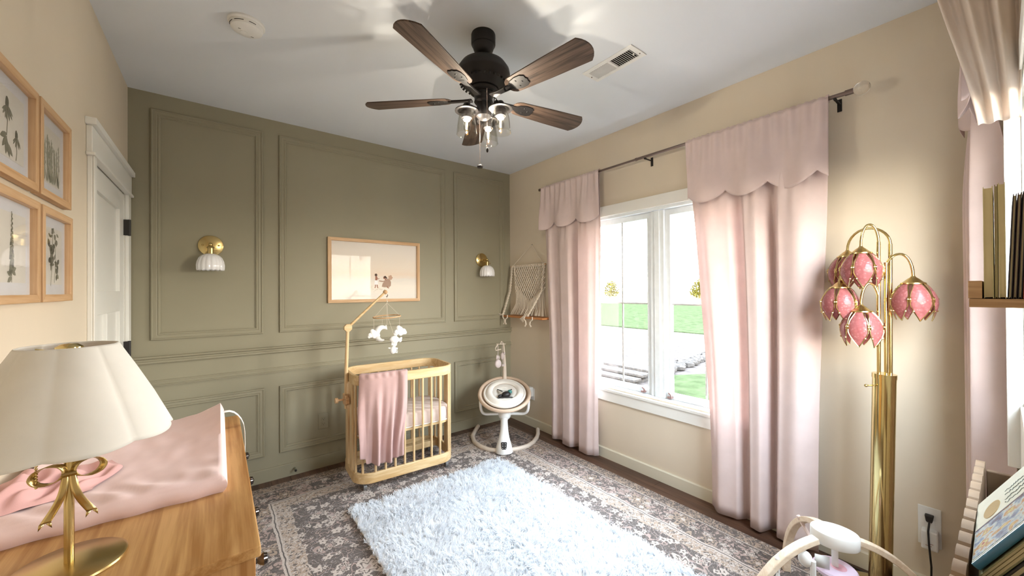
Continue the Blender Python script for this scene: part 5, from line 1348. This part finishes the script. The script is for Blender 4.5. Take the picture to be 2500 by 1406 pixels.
obj('toy_spot', MB().lathe([(0, .0135), (.024, .0135), (.026, .012)], (GX + .010, GY - .01, GH - .140), 20), plain('pink_spot', 'e0a9b8', .5), toy)
p = legpt(148, .40, .42); t1 = obj('cord_loop', MB().tube([p, p + Vector((0, .0, -.05)), p + Vector((.012, -.01, -.10))], .005, 6).tube([p + Vector((0, 0, -.045)), p + Vector((-.018, .01, -.10))], .005, 6).ball(p + Vector((0, 0, .004)), .012, 10, 6), M['white'], gym)
p = legpt(148, .40, .22); obj('toy_ball', MB().ball(p + Vector((0, -.005, -.055)), .024, 16, 10, (1, 1, 1.25)).tube([p, p + Vector((0, 0, -.05))], .004, 6).tube([p + Vector((.0, -.03, -.05)), p + Vector((0, -.03, -.14))], .010, 8), M['white'], gym)
obj('care_tag', MB().grid(lambda u, v: p + Vector((.022 + .050 * u, -.030 - .035 * u, -.030 - .050 * v - .018 * u)), 2, 2), plain('printed_white_tag', 'dcdcd8', .8), gym, solid=.0008)
p = legpt(44, .40, .42); obj('toy_stick', MB().tube([p + Vector((0, 0, .02)), p + Vector((.0, -.055, -.075))], .008, 8).tube([p + Vector((-.02, -.05, .04)), p + Vector((-.01, -.055, -.02)), p + Vector((.0, -.07, .02))], .004, 6), plain('blush_stick', 'e8d3cb', .5), gym)

# ---------------------------------------------------------------- picture ledge with books, and the book rack, on the near wall
def box_mesh(a, b): return MB().box(a, b)
led = thing('picture_ledge', 'raw pine picture ledge holding books at the right photo edge', 'shelf', (1.70, NY, 1.40))
obj('bottom_board', MB().box((1.585, NY, 1.392), (1.835, -3.3655, 1.408)), M['raw_pine'], led, smooth=False, bevel=.001)
obj('front_lip', MB().box((1.585, -3.3815, 1.4085), (1.835, -3.3645, 1.4420)), M['raw_pine'], led, smooth=False, bevel=.001)
obj('back_board', MB().box((1.585, NY, 1.4085), (1.835, NY + .010, 1.4700)), M['raw_pine'], led, smooth=False)
def book(name_label, x0, x1, y, th, z0, h, lean, cover, group='books standing on the picture ledge', spine=False):
    """standing book, covers parallel to the near wall; lean = shift of the top towards the wall"""
    t = thing('book', name_label, 'book', ((x0 + x1) / 2, y, z0), group)
    def sheet(ya, yb, xa, xb, za, zb):
        mb = MB(); mb.box((xa, ya, za), (xb, yb, zb))
        mb.v = [Vector((p.x, p.y - lean * (p.z - z0) / h, p.z)) for p in mb.v]; return mb
    c_ = .0011
    obj('cover', sheet(y - c_, y, x0, x1, z0, z0 + h), cover, t, smooth=False)
    obj('cover', sheet(y - th, y - th + c_, x0, x1, z0, z0 + h), cover, t, smooth=False)
    obj('page_block', sheet(y - th + c_, y - c_, x0 + .002, x1 - .003, z0 + .002, z0 + h - .003), M['pages'], t, smooth=False)
    return t
cream_c = plain('cream_cover', 'd8cf9f', .35); olive_c = plain('olive_cover', '8e8450', .4); blk = plain('near_black_cover', '29222a', .4); brn = plain('dark_plum_cover', '4a2f38', .4); redc = plain('brick_red_cover', '8e3b30', .4)
book('tall cream-covered book at the front of the ledge, nearest the lip', 1.600, 1.80, -3.3835, .0115, 1.409, .210, .000, cream_c)
book('thin cream book second from the ledge lip', 1.602, 1.79, -3.3960, .0042, 1.409, .212, .001, olive_c)
book('cream-paged book third from the ledge lip, as tall as the first', 1.600, 1.80, -3.4012, .0080, 1.409, .214, .000, cream_c)
book('dark plum thin book just behind the tall cream books on the ledge', 1.598, 1.77, -3.4110, .0042, 1.409, .190, .007, blk)
book('thin black book leaning on the ledge, fifth from the lip', 1.604, 1.775, -3.4165, .0042, 1.409, .192, .007, brn)
book('thin black book leaning on the ledge, sixth from the lip', 1.600, 1.775, -3.4220, .0042, 1.409, .193, .007, blk)
book('brick red book at the back of the ledge against the wall', 1.590, 1.77, -3.4272, .0042, 1.409, .188, .007, redc)

rk = thing('book_rack', 'beige book rack with a scalloped front board at the lower right photo edge', 'book rack', (1.95, -3.36, 0))
rm = plain('beige_lacquer', '8b745d', .5)
XA, XB = 1.440, 2.395
pf = []
n_sc = 13; zt = .880; pitch = (XB - XA) / n_sc
def yfront(x): return lerp(-3.3385, -3.3490, (x - 1.60) / .77)
top = []
for k in range(n_sc):
    xs = XA + k * pitch
    for j in range(8):
        tt = j / 8; top.append((xs + pitch * tt, zt - .016 + .016 * math.sin(PI * tt) ** .5))
top.append((XB, zt - .016))
mb = MB(); n_ = len(top); vs3 = []
for x, z in top: vs3 += [(x, yfront(x), z), (x, yfront(x) - .0185, z), (x, yfront(x) - .0185, .62), (x, yfront(x), .62)]
mb.add(vs3, [(k * 4 + j, k * 4 + (j + 1) % 4, (k + 1) * 4 + (j + 1) % 4, (k + 1) * 4 + j) for k in range(n_ - 1) for j in range(4)] + [(3, 2, 1, 0), tuple((n_ - 1) * 4 + j for j in range(4))])
obj('front_board', mb, rm, rk, angle=25)
obj('back_board', MB().box((XA + .018, -3.426, .62), (XB - .018, -3.416, .800)), rm, rk, smooth=False)
obj('bottom_board', MB().box((XA + .018, -3.416, .62), (XB - .018, -3.369, .634)), rm, rk, smooth=False)
for x in (XA, XB - .018): obj('end_panel', MB().box((x, -3.426, .0005), (x + .018, -3.3690, .850)), rm, rk, smooth=False, bevel=.003)
# books leaning back in the rack: local axes e (up the cover), n (towards the room)
ev = Vector((0, -.493, .870)); nv = Vector((0, .870, .493)); OB = Vector((0, -3.3725, .893))
def lean_book(label, x0, x1, e0, e1, n0, th, cov, page_edge=True):
    t = thing('book', label, 'book', (x0, OB.y, OB.z), 'books leaning in the scalloped rack')
    def blk_(xa, xb, ea, eb, na, nb):
        mb = MB().box((xa, ea, na), (xb, eb, nb)); mb.v = [Vector((p.x, 0, 0)) + Vector((0, OB.y, OB.z)) + ev * p.y + nv * p.z for p in mb.v]; return mb
    obj('cover', blk_(x0, x1, e0, e1, n0 - .0018, n0), cov, t, smooth=False)
    obj('cover', blk_(x0, x1, e0, e1, n0 - th, n0 - th + .0018), cov, t, smooth=False)
    obj('page_block', blk_(x0 + .004, x1 - .003, e0 + .003, e1 - .003, n0 - th + .0018, n0 - .0018), M['pages'], t, smooth=False)
    return t, blk_
teal = plain('glossy_teal_spine', '3f6f8c', .15)
wht = plain('pale_mint_cover', 'dfe8e0', .25)
A, bk_ = lean_book('picture book with a blue spine and a painted cover leaning in the scalloped rack', 1.652, 1.985, -.020, .128, .0, .013, wht)
sp = MB().tube([Vector((1.652, OB.y, OB.z)) + ev * -.020 + nv * -.0065, Vector((1.652, OB.y, OB.z)) + ev * .128 + nv * -.0065], .0072, 14)
obj('spine', sp, teal, A)
def painted():
    m, nt, b, o = new_mat('painted_cover'); v = coords(nt, (30, 30, 30)); n = N(nt, 'ShaderNodeTexNoise'); n.inputs['Scale'].default_value = 1.0; n.inputs['Detail'].default_value = 3; nt.links.new(v, n.inputs['Vector'])
    nt.links.new(ramp(nt, n.outputs['Fac'], [(.30, lin('4a4a70')), (.42, lin('7f97b8')), (.50, lin('b9cdd6')), (.57, lin('a9805e')), (.64, lin('c9d0a0')), (.74, lin('9c4a5c'))]), b.inputs['Base Color'])
    setin(b, Roughness=.25); return m
obj('cover_picture', bk_(1.662, 1.800, -.017, .125, .0, .0006), painted(), A, smooth=False)
obj('cover_band', bk_(1.800, 1.808, -.020, .128, .0, .0007), plain('indigo_band', '3d3856', .3), A, smooth=False)
obj('cover_panel', (lambda: (lambda mb: (setattr(mb, 'v', [Vector((p.x, OB.y, OB.z)) + ev * p.y + nv * p.z for p in mb.v]), mb)[1])(MB().prism([(1.868 + .042 * math.cos(k * PI / 12), .028 + .024 * math.sin(k * PI / 12), .0) for k in range(24)], (0, 0, .0007))))(), plain('ochre_vignette', 'a08a58', .4), A, smooth=False)
sq = MB(); rr = random.Random(2)
for row in range(4):
    xx = 1.835 + row * .026
    pts = [Vector((xx + rr.uniform(-.006, .006), OB.y, OB.z)) + ev * (.066 + .0030 * k) + nv * .0006 for k in range(19)]
    sq.tube(pts, .0006, 4)
obj('cover_script', sq, plain('grey_script', '8a938f', .6), A)
B2, bk2 = lean_book('thick cream-paged book under the picture book in the scalloped rack', 1.642, 1.93, -.030, .104, -.0155, .0165, plain('sage_cover', '8b8a68', .4))
pl = MB()
for k in range(3): pl.v += []; 
pl = bk2(1.6445, 1.6455, -.025, .100, -.0215, -.0209); q2 = bk2(1.6445, 1.6455, -.025, .100, -.0262, -.0256); pl.add(q2.v, q2.f)
obj('page_gap', pl, plain('page_shadow_brown', '6a5c3c', .9), B2, smooth=False)
C2, _b = lean_book('dark-covered book lowest of the leaning stack in the scalloped rack', 1.632, 1.90, -.040, .078, -.0335, .010, plain('charcoal_cover', '302c2c', .4))
